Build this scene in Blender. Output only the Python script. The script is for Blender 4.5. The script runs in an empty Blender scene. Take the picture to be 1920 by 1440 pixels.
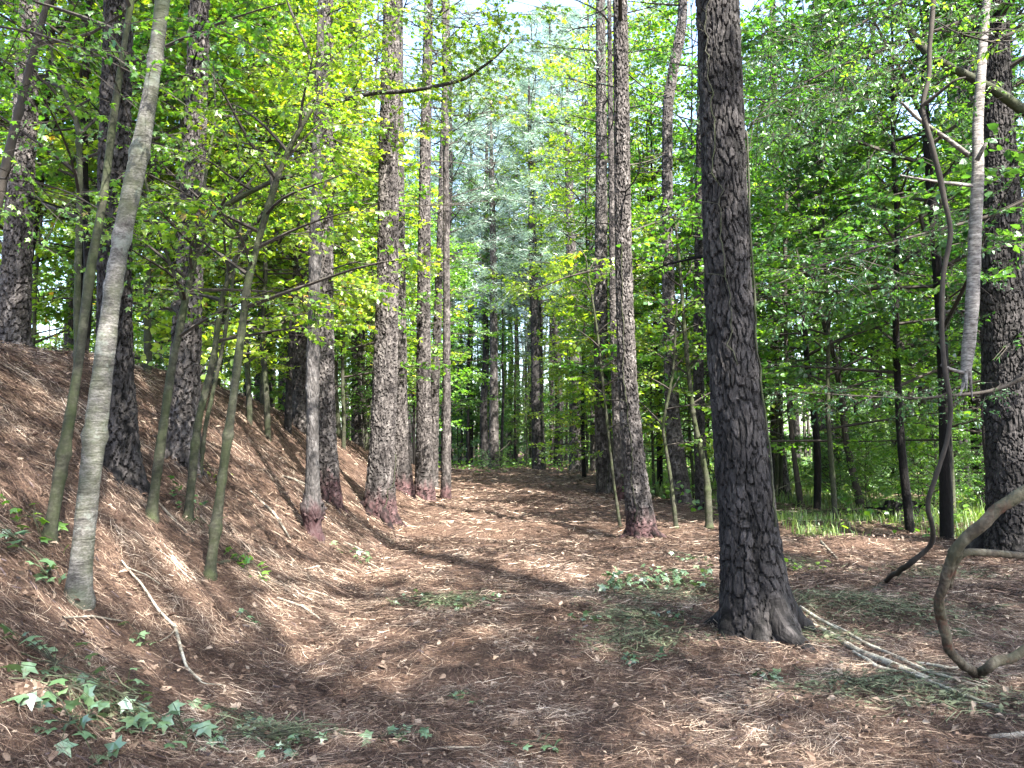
import bpy, math, random
import numpy as np
from mathutils import Vector, Matrix

R = math.radians
C = bpy.context.scene.collection
sc = bpy.context.scene
# ------------------------------------------------------------------ camera, sky, sun, exposure
F = 1450.0; HZ = 830.0; CAMZ = 1.6
PITCH = math.atan((HZ - 720.0) / F)
cam_d = bpy.data.cameras.new('camera'); cam = bpy.data.objects.new('camera', cam_d); C.objects.link(cam)
cam.location = (0, 0, CAMZ); cam.rotation_euler = (R(90) + PITCH, 0, 0)
cam_d.sensor_width = 36; cam_d.lens = 36 * F / 1920; cam_d.clip_start = 0.05; cam_d.clip_end = 2000
sc.camera = cam
SUN_EL = R(52); SUN_DIR = np.array([0.55, -0.84, 0.0]); SUN_DIR /= np.linalg.norm(SUN_DIR)
SUN = np.array([SUN_DIR[0] * math.cos(SUN_EL), SUN_DIR[1] * math.cos(SUN_EL), math.sin(SUN_EL)])
w = bpy.data.worlds.new("World"); sc.world = w; w.use_nodes = True
wn = w.node_tree; bg = wn.nodes['Background']
sky = wn.nodes.new('ShaderNodeTexSky'); sky.sky_type = 'NISHITA'; sky.sun_disc = False
sky.sun_elevation = SUN_EL; sky.sun_rotation = math.atan2(SUN[0], SUN[1]); sky.dust_density = 2.5; sky.air_density = 1.0; sky.ozone_density = 1.0
wn.links.new(sky.outputs[0], bg.inputs[0]); bg.inputs[1].default_value = 0.15
sl = bpy.data.lights.new('sun', 'SUN'); sl.energy = 5.0; sl.angle = R(0.55); sl.color = (1.0, 0.95, 0.86)
so = bpy.data.objects.new('sun', sl); C.objects.link(so); so.location = (12, -18, 30)
so.rotation_euler = Vector(tuple(-SUN)).to_track_quat('-Z', 'Y').to_euler()
sc.view_settings.view_transform = 'Standard'; sc.view_settings.look = 'None'
sc.view_settings.exposure = 2.85; sc.view_settings.gamma = 1.0; sc.view_settings.use_curve_mapping = False
sc.cycles.max_bounces = 9; sc.cycles.diffuse_bounces = 6; sc.cycles.transmission_bounces = 7; sc.cycles.glossy_bounces = 2
sc.cycles.sample_clamp_indirect = 6.0

# ------------------------------------------------------------------ numeric helpers
def hsh(a, b, seed=0):
    a = np.asarray(a).astype(np.int64); b = np.asarray(b).astype(np.int64)
    h = (a * 374761393 + b * 668265263 + seed * 2147483647 + 1013904223) & 0xFFFFFFFF
    h = ((h ^ (h >> 13)) * 1274126177) & 0xFFFFFFFF
    h = ((h ^ (h >> 16)) * 2246822519) & 0xFFFFFFFF
    h = h ^ (h >> 15)
    return (h & 0xFFFFFF) / float(0xFFFFFF)

def vn(x, y, seed=0):
    x = np.asarray(x, float); y = np.asarray(y, float)
    ix = np.floor(x); iy = np.floor(y); fx = x - ix; fy = y - iy
    fx = fx * fx * (3 - 2 * fx); fy = fy * fy * (3 - 2 * fy)
    a = hsh(ix, iy, seed); b = hsh(ix + 1, iy, seed); c = hsh(ix, iy + 1, seed); d = hsh(ix + 1, iy + 1, seed)
    return (a * (1 - fx) + b * fx) * (1 - fy) + (c * (1 - fx) + d * fx) * fy

TOE_Y = [0, 4, 6.3, 13.6, 33, 50, 70]; TOE_X = [-1.35, -1.45, -1.55, -1.9, -2.7, -4.0, -6.0]
CR_Y = [-20, 5, 9, 17, 22, 31, 41, 50, 70]; CR_H = [2.85, 2.92, 2.98, 2.7, 2.25, 1.4, .5, .1, 0.0]

def HT(x, y):
    x = np.asarray(x, float); y = np.asarray(y, float)
    toe = np.interp(y, TOE_Y, TOE_X); hc = np.interp(y, CR_Y, CR_H)
    cx = np.minimum(-6.0, toe - 3.0)
    s = np.clip((toe - x) / (toe - cx), 0, 1)
    prof = 0.45 * s + 0.55 * (s * s * (3 - 2 * s))
    prof = prof - 0.05 * np.exp(-((s - 1.0) / 0.12) ** 2)
    z = hc * prof
    over = np.clip(cx - x, 0, 60)
    z = z - np.minimum(over * 0.07, hc * 0.8)
    z = z + (vn(x * .35, y * .35, 3) - .5) * .16 * np.clip(np.abs(x) / 4 + .25, 0, 1)
    z = z + (vn(x * .28 + 9, y * .95, 5) - .5) * .17 * np.clip(y / 8, .3, 1)
    z = z + (vn(x * 1.6, y * 1.9, 7) - .5) * .055
    z = z + (vn(x * 4.2, y * 5.0, 8) - .5) * .045
    z = z + (vn(x * 11, y * 12, 9) - .5) * .026
    return z

def ray(px, py):
    a = (px - 960) / F; b = -(py - 720) / F
    cp, sp = math.cos(PITCH), math.sin(PITCH)
    return np.array([a, cp - b * sp, sp + b * cp])

def pix(px, py, d):
    r = ray(px, py); return np.array([0, 0, CAMZ]) + r * (d / r[1])

def hit(px, py, dmin=2.5, dmax=90):
    r = ray(px, py); t = dmin / r[1]; last = t
    while t < dmax:
        p = np.array([0, 0, CAMZ]) + r * t
        if p[2] <= float(HT(p[0], p[1])): break
        last = t; t *= 1.01
    a, b = last, t
    for _ in range(14):
        m = (a + b) / 2; p = np.array([0, 0, CAMZ]) + r * m
        if p[2] <= float(HT(p[0], p[1])): b = m
        else: a = m
    p = np.array([0, 0, CAMZ]) + r * b
    return p

def project(x, y, z):
    cp, sp = math.cos(PITCH), math.sin(PITCH)
    zc = y * cp + (z - CAMZ) * sp; u = -y * sp + (z - CAMZ) * cp
    zc = np.maximum(zc, .01)
    return 960 + F * x / zc, 720 - F * u / zc

class M:
    """collects faces into ONE mesh object"""
    def __init__(s): s.v = []; s.n = 0; s.f = []
    def add(s, v, f, mat=0, tint=None):
        v = np.asarray(v, float).reshape(-1, 3); f = np.asarray(f, np.int64)
        if len(f) == 0: return
        if tint is None: tint = np.zeros(len(f))
        tint = np.broadcast_to(np.asarray(tint, float), (len(f),))
        s.f.append((f + s.n, np.full(len(f), mat), tint)); s.v.append(v); s.n += len(v)
    def mesh(s, name, mats, smooth=None):
        me = bpy.data.meshes.new(name)
        V = np.concatenate(s.v).astype(np.float32)
        loops = np.concatenate([f.ravel() for f, _, _ in s.f]).astype(np.int32)
        tot = np.concatenate([np.full(len(f), f.shape[1]) for f, _, _ in s.f]).astype(np.int32)
        mi = np.concatenate([m for _, m, _ in s.f]).astype(np.int32)
        ti = np.concatenate([t for _, _, t in s.f]).astype(np.float32)
        st = np.concatenate([[0], np.cumsum(tot)[:-1]]).astype(np.int32)
        me.vertices.add(len(V)); me.vertices.foreach_set('co', V.ravel())
        me.loops.add(len(loops)); me.loops.foreach_set('vertex_index', loops)
        me.polygons.add(len(tot)); me.polygons.foreach_set('loop_start', st)
        me.polygons.foreach_set('loop_total', tot)
        for m in mats: me.materials.append(m)
        me.polygons.foreach_set('material_index', mi)
        if smooth is not None:
            me.polygons.foreach_set('use_smooth', np.isin(mi, smooth))
        else: me.polygons.foreach_set('use_smooth', np.zeros(len(tot), bool))
        a = me.attributes.new('tint', 'FLOAT', 'FACE'); a.data.foreach_set('value', ti)
        me.update(calc_edges=True)
        return me
    def build(s, name, mats, parent=None, smooth=None):
        o = bpy.data.objects.new(name, s.mesh(name, mats, smooth)); C.objects.link(o)
        if parent: o.parent = parent
        return o

def tag(o, label=None, cat=None, group=None, kind=None):
    if label: o['label'] = label
    if cat: o['category'] = cat
    if group: o['group'] = group
    if kind: o['kind'] = kind
    return o

def empty(name, loc, label, cat, group=None):
    o = bpy.data.objects.new(name, None); C.objects.link(o); o.location = tuple(loc); o.empty_display_size = .2
    return tag(o, label, cat, group)

def frames(P):
    T = np.gradient(P, axis=0); T /= np.linalg.norm(T, axis=1)[:, None] + 1e-9
    n = np.cross(T[0], [0, 1, 0.01]); n /= np.linalg.norm(n) + 1e-9
    N = np.zeros_like(P)
    for i in range(len(P)):
        n = n - T[i] * n.dot(T[i]); n /= np.linalg.norm(n) + 1e-9; N[i] = n
    return T, N, np.cross(T, N)

def tube(P, rad, ns=8, cap=True):
    P = np.asarray(P, float); rad = np.broadcast_to(np.asarray(rad, float), (len(P),))
    T, N, B = frames(P); a = np.arange(ns) / ns * 2 * np.pi
    V = P[:, None, :] + rad[:, None, None] * (np.cos(a)[None, :, None] * N[:, None, :] + np.sin(a)[None, :, None] * B[:, None, :])
    n = len(P); i = np.arange(n - 1)[:, None]; j = np.arange(ns)[None, :]; k = (j + 1) % ns
    q = np.stack([i * ns + j, i * ns + k, (i + 1) * ns + k, (i + 1) * ns + j], -1).reshape(-1, 4)
    return V.reshape(-1, 3), q

def addtube(m, P, rad, ns=8, mat=0, tint=0, caps=True):
    V, q = tube(P, rad, ns); base = m.n
    m.add(V, q, mat, tint)
    if caps and ns >= 3:
        L = len(V)
        m.f.append((np.array([list(range(ns))[::-1]]) + base, np.array([mat]), np.array([float(tint)])))
        m.f.append((np.array([list(range(L - ns, L))]) + base, np.array([mat]), np.array([float(tint)])))

def resample(P, n, sm=0.06):
    P = np.asarray(P, float); s = np.concatenate([[0], np.cumsum(np.linalg.norm(np.diff(P[:, :3], axis=0), axis=1))])
    t = np.linspace(0, s[-1], n); Q = np.stack([np.interp(t, s, P[:, k]) for k in range(P.shape[1])], 1)
    w_ = max(1, int(n * sm))
    for _ in range(2):
        pad = np.concatenate([2 * Q[0] - Q[w_:0:-1], Q, 2 * Q[-1] - Q[-2:-w_ - 2:-1]])
        cs = np.cumsum(np.concatenate([np.zeros((1, Q.shape[1])), pad]), axis=0)
        Q = (cs[2 * w_ + 1:] - cs[:-2 * w_ - 1]) / (2 * w_ + 1)
    return Q

# ------------------------------------------------------------------ materials
def mat(name):
    m = bpy.data.materials.new(name); m.use_nodes = True; nt = m.node_tree; nt.nodes.clear()
    return m, nt, nt.nodes.new('ShaderNodeOutputMaterial')
def nd(nt, t, **k):
    n = nt.nodes.new(t)
    for a, b in k.items(): setattr(n, a, b)
    return n
def ramp(nt, fac, stops):
    r = nt.nodes.new('ShaderNodeValToRGB'); e = r.color_ramp.elements
    while len(e) < len(stops): e.new(0.5)
    for i, (p, c) in enumerate(stops): e[i].position = p; e[i].color = (*c, 1)
    nt.links.new(fac, r.inputs[0]); return r.outputs[0]
def noise(nt, vec, scale, detail=4, rough=.55, dist=0):
    n = nt.nodes.new('ShaderNodeTexNoise'); n.inputs['Scale'].default_value = scale; n.inputs['Detail'].default_value = detail
    n.inputs['Roughness'].default_value = rough; n.inputs['Distortion'].default_value = dist
    nt.links.new(vec, n.inputs['Vector']); return n.outputs['Fac']
def mapped(nt, vec, s):
    m = nt.nodes.new('ShaderNodeMapping'); m.inputs['Scale'].default_value = s; nt.links.new(vec, m.inputs[0]); return m.outputs[0]
def mixc(nt, f, a, b, mode='MIX'):
    m = nt.nodes.new('ShaderNodeMix'); m.data_type = 'RGBA'; m.blend_type = mode
    for v, i in ((f, 0), (a, 6), (b, 7)):
        if hasattr(v, 'is_linked'): nt.links.new(v, m.inputs[i])
        elif i == 0: m.inputs[0].default_value = v
        else: m.inputs[i].default_value = (*v, 1)
    return m.outputs[2]
def maths(nt, op, a, b=0.0):
    m = nt.nodes.new('ShaderNodeMath'); m.operation = op
    for i, v in enumerate((a, b)):
        if hasattr(v, 'is_linked'): nt.links.new(v, m.inputs[i])
        else: m.inputs[i].default_value = v
    return m.outputs[0]

def leaf_mat(name, c1, c2, tr=0.5, gloss=0.05, odd=None, trc=(1.55, 1.6, .55)):
    m, nt, out = mat(name)
    at = nd(nt, 'ShaderNodeAttribute', attribute_name='tint'); oi = nd(nt, 'ShaderNodeObjectInfo')
    st = [(0, c1), (.86, c2)]
    if odd: st.append((.97, odd))
    col = ramp(nt, at.outputs['Fac'], st)
    hs = nd(nt, 'ShaderNodeHueSaturation')
    hs.inputs['Saturation'].default_value = 1.0
    v = maths(nt, 'ADD', maths(nt, 'MULTIPLY', oi.outputs['Random'], .45), .78)
    h = maths(nt, 'ADD', maths(nt, 'MULTIPLY', oi.outputs['Random'], -.03), .515)
    nt.links.new(v, hs.inputs['Value']); nt.links.new(h, hs.inputs['Hue']); nt.links.new(col, hs.inputs['Color'])
    col = hs.outputs[0]
    d = nd(nt, 'ShaderNodeBsdfDiffuse'); t = nd(nt, 'ShaderNodeBsdfTranslucent'); g = nd(nt, 'ShaderNodeBsdfGlossy')
    g.inputs['Roughness'].default_value = .42; g.inputs['Color'].default_value = (.9, .95, 1, 1)
    nt.links.new(col, d.inputs[0])
    tc = mixc(nt, 1.0, col, trc, 'MULTIPLY'); nt.links.new(tc, t.inputs[0])
    a = nd(nt, 'ShaderNodeMixShader'); a.inputs[0].default_value = tr
    nt.links.new(d.outputs[0], a.inputs[1]); nt.links.new(t.outputs[0], a.inputs[2])
    b = nd(nt, 'ShaderNodeMixShader'); b.inputs[0].default_value = gloss
    nt.links.new(a.outputs[0], b.inputs[1]); nt.links.new(g.outputs[0], b.inputs[2])
    nt.links.new(b.outputs[0], out.inputs[0]); return m

def bark_mat(name, stops, scale=(1, 1, .35), bump=.5, fine=30, moss=None, redbase=0.0, ringy=False, lichen=None, plated=False):
    m, nt, out = mat(name); tc = nd(nt, 'ShaderNodeTexCoord').outputs['Object']
    oi = nd(nt, 'ShaderNodeObjectInfo')
    v = mapped(nt, tc, scale)
    n1 = noise(nt, v, 9, 6, .65, .3); n2 = noise(nt, v, fine, 5, .7); n3 = noise(nt, tc, 1.1, 3, .6)
    f = maths(nt, 'ADD', maths(nt, 'MULTIPLY', n1, .55), maths(nt, 'MULTIPLY', n2, .45))
    col = ramp(nt, f, stops)
    hs = nd(nt, 'ShaderNodeHueSaturation'); nt.links.new(col, hs.inputs['Color'])
    nt.links.new(maths(nt, 'ADD', maths(nt, 'MULTIPLY', n3, .7), .65), hs.inputs['Value']); col = hs.outputs[0]
    if lichen:
        n5 = noise(nt, tc, 5.5, 5, .7); col = mixc(nt, ramp(nt, n5, [(.56, (0, 0, 0)), (.66, (.6, .6, .6))]), col, lichen)
    if moss:
        n4 = noise(nt, tc, 3.2, 4, .65); col = mixc(nt, ramp(nt, n4, [(.42, (0, 0, 0)), (.68, (.75, .75, .75))]), col, moss)
    if redbase:
        sx = nd(nt, 'ShaderNodeSeparateXYZ'); nt.links.new(tc, sx.inputs[0])
        hgt = maths(nt, 'SUBTRACT', 1.0, maths(nt, 'MULTIPLY', sx.outputs['Z'], .95))
        k = maths(nt, 'MULTIPLY', ramp(nt, maths(nt, 'ADD', maths(nt, 'MULTIPLY', hgt, .5), maths(nt, 'MULTIPLY', n1, .6)), [(.55, (0, 0, 0)), (.70, (1, 1, 1))]), redbase)
        col = mixc(nt, k, col, (.032, .009, .011))
    if plated:
        at = nd(nt, 'ShaderNodeAttribute', attribute_name='tint')
        col = mixc(nt, 1.0, col, ramp(nt, at.outputs['Fac'], [(.15, (.11, .09, .085)), (.45, (.60, .58, .57)), (.75, (1.45, 1.42, 1.40)), (.98, (2.2, 2.15, 2.12))]), 'MULTIPLY')  # dark inner bark in fissures; shade and sunlit highlights also put into this contrast
    p = nd(nt, 'ShaderNodeBsdfPrincipled'); p.inputs['Roughness'].default_value = .9; p.inputs['Specular IOR Level'].default_value = .25
    nt.links.new(col, p.inputs['Base Color'])
    b = nd(nt, 'ShaderNodeBump'); b.inputs['Strength'].default_value = bump; b.inputs['Distance'].default_value = .02
    if ringy:
        r = noise(nt, mapped(nt, tc, (1, 1, 9)), 7, 5, .6); nt.links.new(r, b.inputs['Height'])
    else:
        vo = nd(nt, 'ShaderNodeTexVoronoi'); vo.feature = 'DISTANCE_TO_EDGE'; vo.inputs['Scale'].default_value = 20
        nt.links.new(mapped(nt, tc, (1, 1, .4)), vo.inputs['Vector'])
        hh = maths(nt, 'ADD', maths(nt, 'MULTIPLY', maths(nt, 'MINIMUM', vo.outputs['Distance'], .25), 2.2), n2); nt.links.new(hh, b.inputs['Height'])
    nt.links.new(b.outputs[0], p.inputs['Normal']); nt.links.new(p.outputs[0], out.inputs[0]); return m

def tint_mat(name, stops, rough=.8, tr=0.0, patch=None, spec=.3):
    m, nt, out = mat(name); at = nd(nt, 'ShaderNodeAttribute', attribute_name='tint')
    col = ramp(nt, at.outputs['Fac'], stops)
    if patch:
        g = nd(nt, 'ShaderNodeNewGeometry').outputs['Position']
        k = ramp(nt, noise(nt, g, patch[0], 4, .6), [(.42, (0, 0, 0)), (.62, (1, 1, 1))])
        col = mixc(nt, maths(nt, 'MULTIPLY', k, patch[1]), col, patch[2], 'MULTIPLY')
    p = nd(nt, 'ShaderNodeBsdfPrincipled'); p.inputs['Roughness'].default_value = rough; p.inputs['Specular IOR Level'].default_value = spec
    nt.links.new(col, p.inputs['Base Color'])
    if tr:
        t = nd(nt, 'ShaderNodeBsdfTranslucent'); nt.links.new(col, t.inputs[0]); a = nd(nt, 'ShaderNodeMixShader'); a.inputs[0].default_value = tr
        nt.links.new(p.outputs[0], a.inputs[1]); nt.links.new(t.outputs[0], a.inputs[2]); nt.links.new(a.outputs[0], out.inputs[0])
    else: nt.links.new(p.outputs[0], out.inputs[0])
    return m

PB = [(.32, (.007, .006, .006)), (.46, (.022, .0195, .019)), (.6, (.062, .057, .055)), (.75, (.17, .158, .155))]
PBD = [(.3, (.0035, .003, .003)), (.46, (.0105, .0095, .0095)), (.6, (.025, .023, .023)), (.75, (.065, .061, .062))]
MT = {}
MT['pine'] = bark_mat('pine_bark', PB, plated=True)
MT['pine_red'] = bark_mat('pine_bark_stained_base', PB, redbase=.6, plated=True)
MT['maple_red'] = bark_mat('maple_bark', [(.36, (.010, .009, .009)), (.5, (.045, .041, .04)), (.64, (.13, .122, .12))], redbase=.75, bump=.8)
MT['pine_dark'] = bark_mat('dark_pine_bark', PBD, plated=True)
MT['pale'] = bark_mat('smooth_grey_bark', [(.38, (.022, .020, .018)), (.5, (.072, .068, .062)), (.62, (.17, .162, .152))], scale=(1, 1, 2.2), bump=.5, fine=60, moss=(.05, .06, .028), ringy=True, lichen=(.17, .19, .17))
MT['birch'] = bark_mat('flaky_pale_bark', [(.36, (.02, .017, .015)), (.47, (.10, .09, .085)), (.66, (.27, .255, .24))], scale=(1, 1, 3.0), bump=.6, fine=25, ringy=True)
MT['sap'] = bark_mat('green_grey_sapling_bark', [(.32, (.008, .008, .006)), (.5, (.030, .030, .021)), (.68, (.08, .078, .057))], scale=(1, 1, 1.2), bump=.3, fine=40, moss=(.035, .05, .014), ringy=True)
MT['twig'] = bark_mat('dark_twig_bark', [(.3, (.014, .012, .01)), (.6, (.045, .038, .032)), (.8, (.09, .08, .068))], bump=.1)
MT['deadwood'] = bark_mat('bleached_dead_wood', [(.34, (.05, .04, .03)), (.5, (.17, .15, .12)), (.66, (.33, .30, .26))], scale=(1, 1, 1), bump=.4, fine=30)
MT['splinter'] = bark_mat('split_pale_wood', [(.34, (.08, .07, .05)), (.5, (.26, .24, .19)), (.66, (.52, .49, .42))], bump=.4, fine=30)
MT['redwood'] = bark_mat('reddish_worn_branch_bark', [(.34, (.014, .009, .007)), (.5, (.055, .042, .030)), (.66, (.13, .115, .082))], scale=(1, 1, 1), bump=.5, fine=30, redbase=0, lichen=(.10, .022, .015), moss=(.05, .05, .028))
MT['leaf_y'] = leaf_mat('yellow_green_leaf', (.08, .18, .02), (.25, .34, .03), tr=.58, odd=(.36, .22, .05))
MT['leaf_g'] = leaf_mat('fresh_green_leaf', (.05, .15, .022), (.15, .27, .035), tr=.58)
MT['leaf_d'] = leaf_mat('deep_green_leaf', (.022, .08, .022), (.075, .165, .035), tr=.5, gloss=.05)
MT['leaf_t'] = leaf_mat('hazel_green_leaf', (.06, .16, .06), (.15, .26, .09), tr=.5)
MT['needle_t'] = leaf_mat('blue_green_pine_needle', (.10, .17, .125), (.24, .32, .25), tr=.45, gloss=.08, trc=(1.0, 1.15, .9))
MT['cut_leaf'] = leaf_mat('fallen_green_leaf', (.022, .06, .016), (.11, .185, .08), tr=.2, gloss=.12)
MT['needles'] = tint_mat('dry_pine_straw', [(0, (.012, .006, .004)), (.25, (.058, .034, .025)), (.5, (.155, .106, .080)), (.75, (.36, .285, .22)), (1, (.62, .53, .43))], .7, patch=(1.1, .6, (.70, .60, .52)))
MT['deadleaf'] = tint_mat('dry_tan_leaf', [(0, (.05, .028, .02)), (.5, (.13, .085, .06)), (1, (.33, .26, .20))], .75, tr=.15)
MT['cutneedle'] = tint_mat('green_grey_cuttings', [(0, (.022, .03, .015)), (.5, (.055, .068, .035)), (1, (.15, .165, .095))], .7)
MT['grass'] = leaf_mat('grass_blade', (.04, .10, .02), (.17, .24, .06), tr=.4)
MT['darkbits'] = tint_mat('dark_bark_chip', [(0, (.012, .009, .009)), (.6, (.04, .028, .028)), (1, (.10, .075, .078))], .85)

def ground_mat():
    m, nt, out = mat('pine_straw_ground'); g = nd(nt, 'ShaderNodeNewGeometry').outputs['Position']
    n1 = noise(nt, g, 1.3, 6, .6); n2 = noise(nt, mapped(nt, g, (60, 14, 14)), 1, 4, .7, .6); n3 = noise(nt, mapped(nt, g, (14, 60, 14)), 1, 4, .7, .6)
    n4 = noise(nt, g, 40, 4, .7)
    f = maths(nt, 'MAXIMUM', n2, n3); f = maths(nt, 'ADD', maths(nt, 'MULTIPLY', f, .7), maths(nt, 'MULTIPLY', n4, .3))
    col = ramp(nt, f, [(.36, (.010, .005, .004)), (.5, (.042, .024, .017)), (.62, (.12, .08, .056)), (.75, (.28, .21, .15))])
    col = mixc(nt, ramp(nt, n1, [(.35, (0, 0, 0)), (.7, (.5, .5, .5))]), col, (.075, .05, .04))
    sx = nd(nt, 'ShaderNodeSeparateXYZ'); nt.links.new(g, sx.inputs[0])
    gr = maths(nt, 'MULTIPLY', ramp(nt, maths(nt, 'DIVIDE', sx.outputs['X'], 20.0), [(.20, (0, 0, 0)), (.30, (1, 1, 1))]),
               ramp(nt, maths(nt, 'DIVIDE', sx.outputs['Y'], 60.0), [(.22, (0, 0, 0)), (.29, (1, 1, 1))]))
    gr = maths(nt, 'MULTIPLY', gr, ramp(nt, noise(nt, g, .6, 4, .7), [(.35, (0, 0, 0)), (.55, (.85, .85, .85))]))
    col = mixc(nt, gr, col, (.045, .08, .022))
    p = nd(nt, 'ShaderNodeBsdfPrincipled'); p.inputs['Roughness'].default_value = .95; p.inputs['Specular IOR Level'].default_value = .15
    nt.links.new(col, p.inputs['Base Color']); b = nd(nt, 'ShaderNodeBump'); b.inputs['Strength'].default_value = .9; b.inputs['Distance'].default_value = .03
    nt.links.new(f, b.inputs['Height']); nt.links.new(b.outputs[0], p.inputs['Normal']); nt.links.new(p.outputs[0], out.inputs[0]); return m
MT['ground'] = ground_mat()

# ------------------------------------------------------------------ ground
def axis(fine0, fine1, step, lo, hi, grow=1.06):
    a = list(np.arange(fine0, fine1, step)); s = step; x = fine1
    while x < hi: a.append(x); s *= grow; x += s
    a.append(hi); s = step; x = fine0
    while True:
        s *= grow; x -= s
        if x < lo: break
        a.insert(0, x)
    a.insert(0, lo); return np.array(a)
gx = axis(-7.5, 5.5, .045, -600, 600); gy = axis(2.5, 15, .045, -200, 700, 1.045)
X, Y = np.meshgrid(gx, gy); Z = HT(X, Y)
Z[np.abs(X) > 250] -= 0; m = M(); nx, ny = len(gx), len(gy)
i = np.arange(ny - 1)[:, None]; j = np.arange(nx - 1)[None, :]
q = np.stack([i * nx + j, i * nx + j + 1, (i + 1) * nx + j + 1, (i + 1) * nx + j], -1).reshape(-1, 4)
m.add(np.stack([X, Y, Z], -1).reshape(-1, 3), q)
tag(m.build('ground', [MT['ground']], smooth=[0]), kind='structure')

# ------------------------------------------------------------------ litter
rng = np.random.default_rng(7)
def strips(m, x, y, ang, L, wid, lift, tint, seg, rng, bend=.25, mat=0):
    n = len(x); t = np.linspace(-.5, .5, seg + 1)
    b = rng.normal(0, bend, n)
    dx = np.cos(ang); dy = np.sin(ang)
    cx = x[:, None] + dx[:, None] * t * L[:, None] - dy[:, None] * (t ** 2 * 4 - .5) * (b * L * .5)[:, None]
    cy = y[:, None] + dy[:, None] * t * L[:, None] + dx[:, None] * (t ** 2 * 4 - .5) * (b * L * .5)[:, None]
    tilt = rng.normal(0, .12, n)
    cz = HT(cx, cy) + lift[:, None] + (tilt * L)[:, None] * t
    cz = np.maximum(cz, HT(cx, cy) + .002)
    wx = -dy[:, None] * wid[:, None] * .5; wy = dx[:, None] * wid[:, None] * .5
    wz = rng.uniform(-.5, .5, n)[:, None] * wid[:, None]
    tp = np.where(np.abs(t) > .45, .45, 1.0)[None, :]
    A = np.stack([cx + wx * tp, cy + wy * tp, cz + wz], -1); B = np.stack([cx - wx * tp, cy - wy * tp, cz - wz], -1)
    V = np.stack([A, B], 2).reshape(n, -1, 3); k = (seg + 1) * 2
    q = np.concatenate([np.array([[2 * s, 2 * s + 1, 2 * s + 3, 2 * s + 2]]) for s in range(seg)])
    f = (np.arange(n)[:, None, None] * k + q[None]).reshape(-1, 4)
    m.add(V.reshape(-1, 3), f, mat, np.repeat(tint, seg))

def scatter(n, d0, d1, rng, power=1.0):
    u = rng.random(n); d = d0 * (d1 / d0) ** (u ** power)
    half = d * .70 + 1.0
    x = rng.uniform(-1, 1, n) * half; return x, d
m = M()
for (n, d0, d1, seg, wk, lk) in ((150000, 2.6, 9, 2, .00030, .85), (90000, 7, 26, 1, .0005, 1.0), (190000, 2.6, 13, 1, .00042, .27), (40000, 20, 50, 1, .0006, 1.3)):
    x, y = scatter(n, d0, d1, rng)
    keep = (vn(x * 2.2, y * 2.2, 31) > .25) | (rng.random(n) < .5); x, y = x[keep], y[keep]; n = len(x)
    dd = np.hypot(x, y); L = rng.uniform(.09, .21, n) * lk; wid = np.maximum(.0014, dd * wk) * rng.uniform(.8, 1.3, n)
    th = vn(x * .9, y * .9, 40) * 6.28 * 1.5; ang = np.where(rng.random(n) < .14, th + rng.normal(0, .5, n), rng.random(n) * 6.28)
    tint = np.clip(rng.beta(1.3, 2.0, n) * .9 + .45 * (vn(x * 3, y * 3, 50) - .5) + .25 * (vn(x * 9, y * 9, 51) - .5), 0, 1)
    strips(m, x, y, ang, L, wid, rng.random(n) ** 2.2 * .055 + .003, tint, seg, rng)
tag(m.build('pine_straw', [MT['needles']]), 'fallen brown pine needles covering the path and the bank', 'pine straw', kind='stuff')

def leaf_shape(kind):
    if kind == 'star':
        tips = [(-128, .55), (-62, .85), (0, 1.05), (62, .85), (128, .55)]; val = [(-95, .38), (-31, .46), (31, .46), (95, .38)]
        pts = [(0, 0)]
        for i_, (a, r) in enumerate(tips):
            pts.append((r * math.cos(R(a)) + .25, r * math.sin(R(a))))
            if i_ < 4: a2, r2 = val[i_]; pts.append((r2 * math.cos(R(a2)) + .28, r2 * math.sin(R(a2))))
        P = np.array(pts) * .62
        z = -.30 * np.abs(P[:, 1]) - .28 * P[:, 0] ** 2
    elif kind == 'oval':
        P = np.array([(0, 0), (.3, -.2), (.62, -.19), (1, 0), (.62, .19), (.3, .2)]); z = np.array([0, .04, .02, -.12, .02, .04])
    elif kind == 'fold':
        P = np.array([(0, 0), (.25, -.2), (.62, -.28), (1, 0), (.7, .2), (.28, .24)]); z = np.array([0, .12, .2, -.05, .24, .1])
    elif kind == 'hex':
        P = np.array([(0, 0), (.18, -.42), (.55, -.36), (1, 0), (.55, .36), (.18, .42)]); z = np.array([0, -.08, -.08, -.14, -.08, -.08])
    else:
        P = np.array([(0, 0), (.45, -.42), (1, 0), (.45, .42)]); z = np.array([0, -.05, -.1, -.05])
    return np.concatenate([P, z[:, None]], 1)

def rotm(yaw, pitch, roll):
    cy, sy = np.cos(yaw), np.sin(yaw); cp, sp = np.cos(pitch), np.sin(pitch); cr, sr = np.cos(roll), np.sin(roll)
    o = np.ones_like(cy) * 0
    Rz = np.stack([cy, -sy, o, sy, cy, o, o, o, o + 1], -1).reshape(*np.shape(cy), 3, 3)
    Ry = np.stack([cp, o, sp, o, o + 1, o, -sp, o, cp], -1).reshape(*np.shape(cy), 3, 3)
    Rx = np.stack([o + 1, o, o, o, cr, -sr, o, sr, cr], -1).reshape(*np.shape(cy), 3, 3)
    return Rz @ Ry @ Rx

def put_leaves(m, pos, yaw, pitch, roll, size, kind, tint, mat=0):
    S = leaf_shape(kind); Rm = rotm(yaw, pitch, roll); V = np.einsum('nij,kj->nki', Rm, S) * np.asarray(size)[:, None, None] + pos[:, None, :]
    k = len(S); m.add(V.reshape(-1, 3), np.arange(len(pos) * k).reshape(-1, k), mat, tint)

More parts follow.
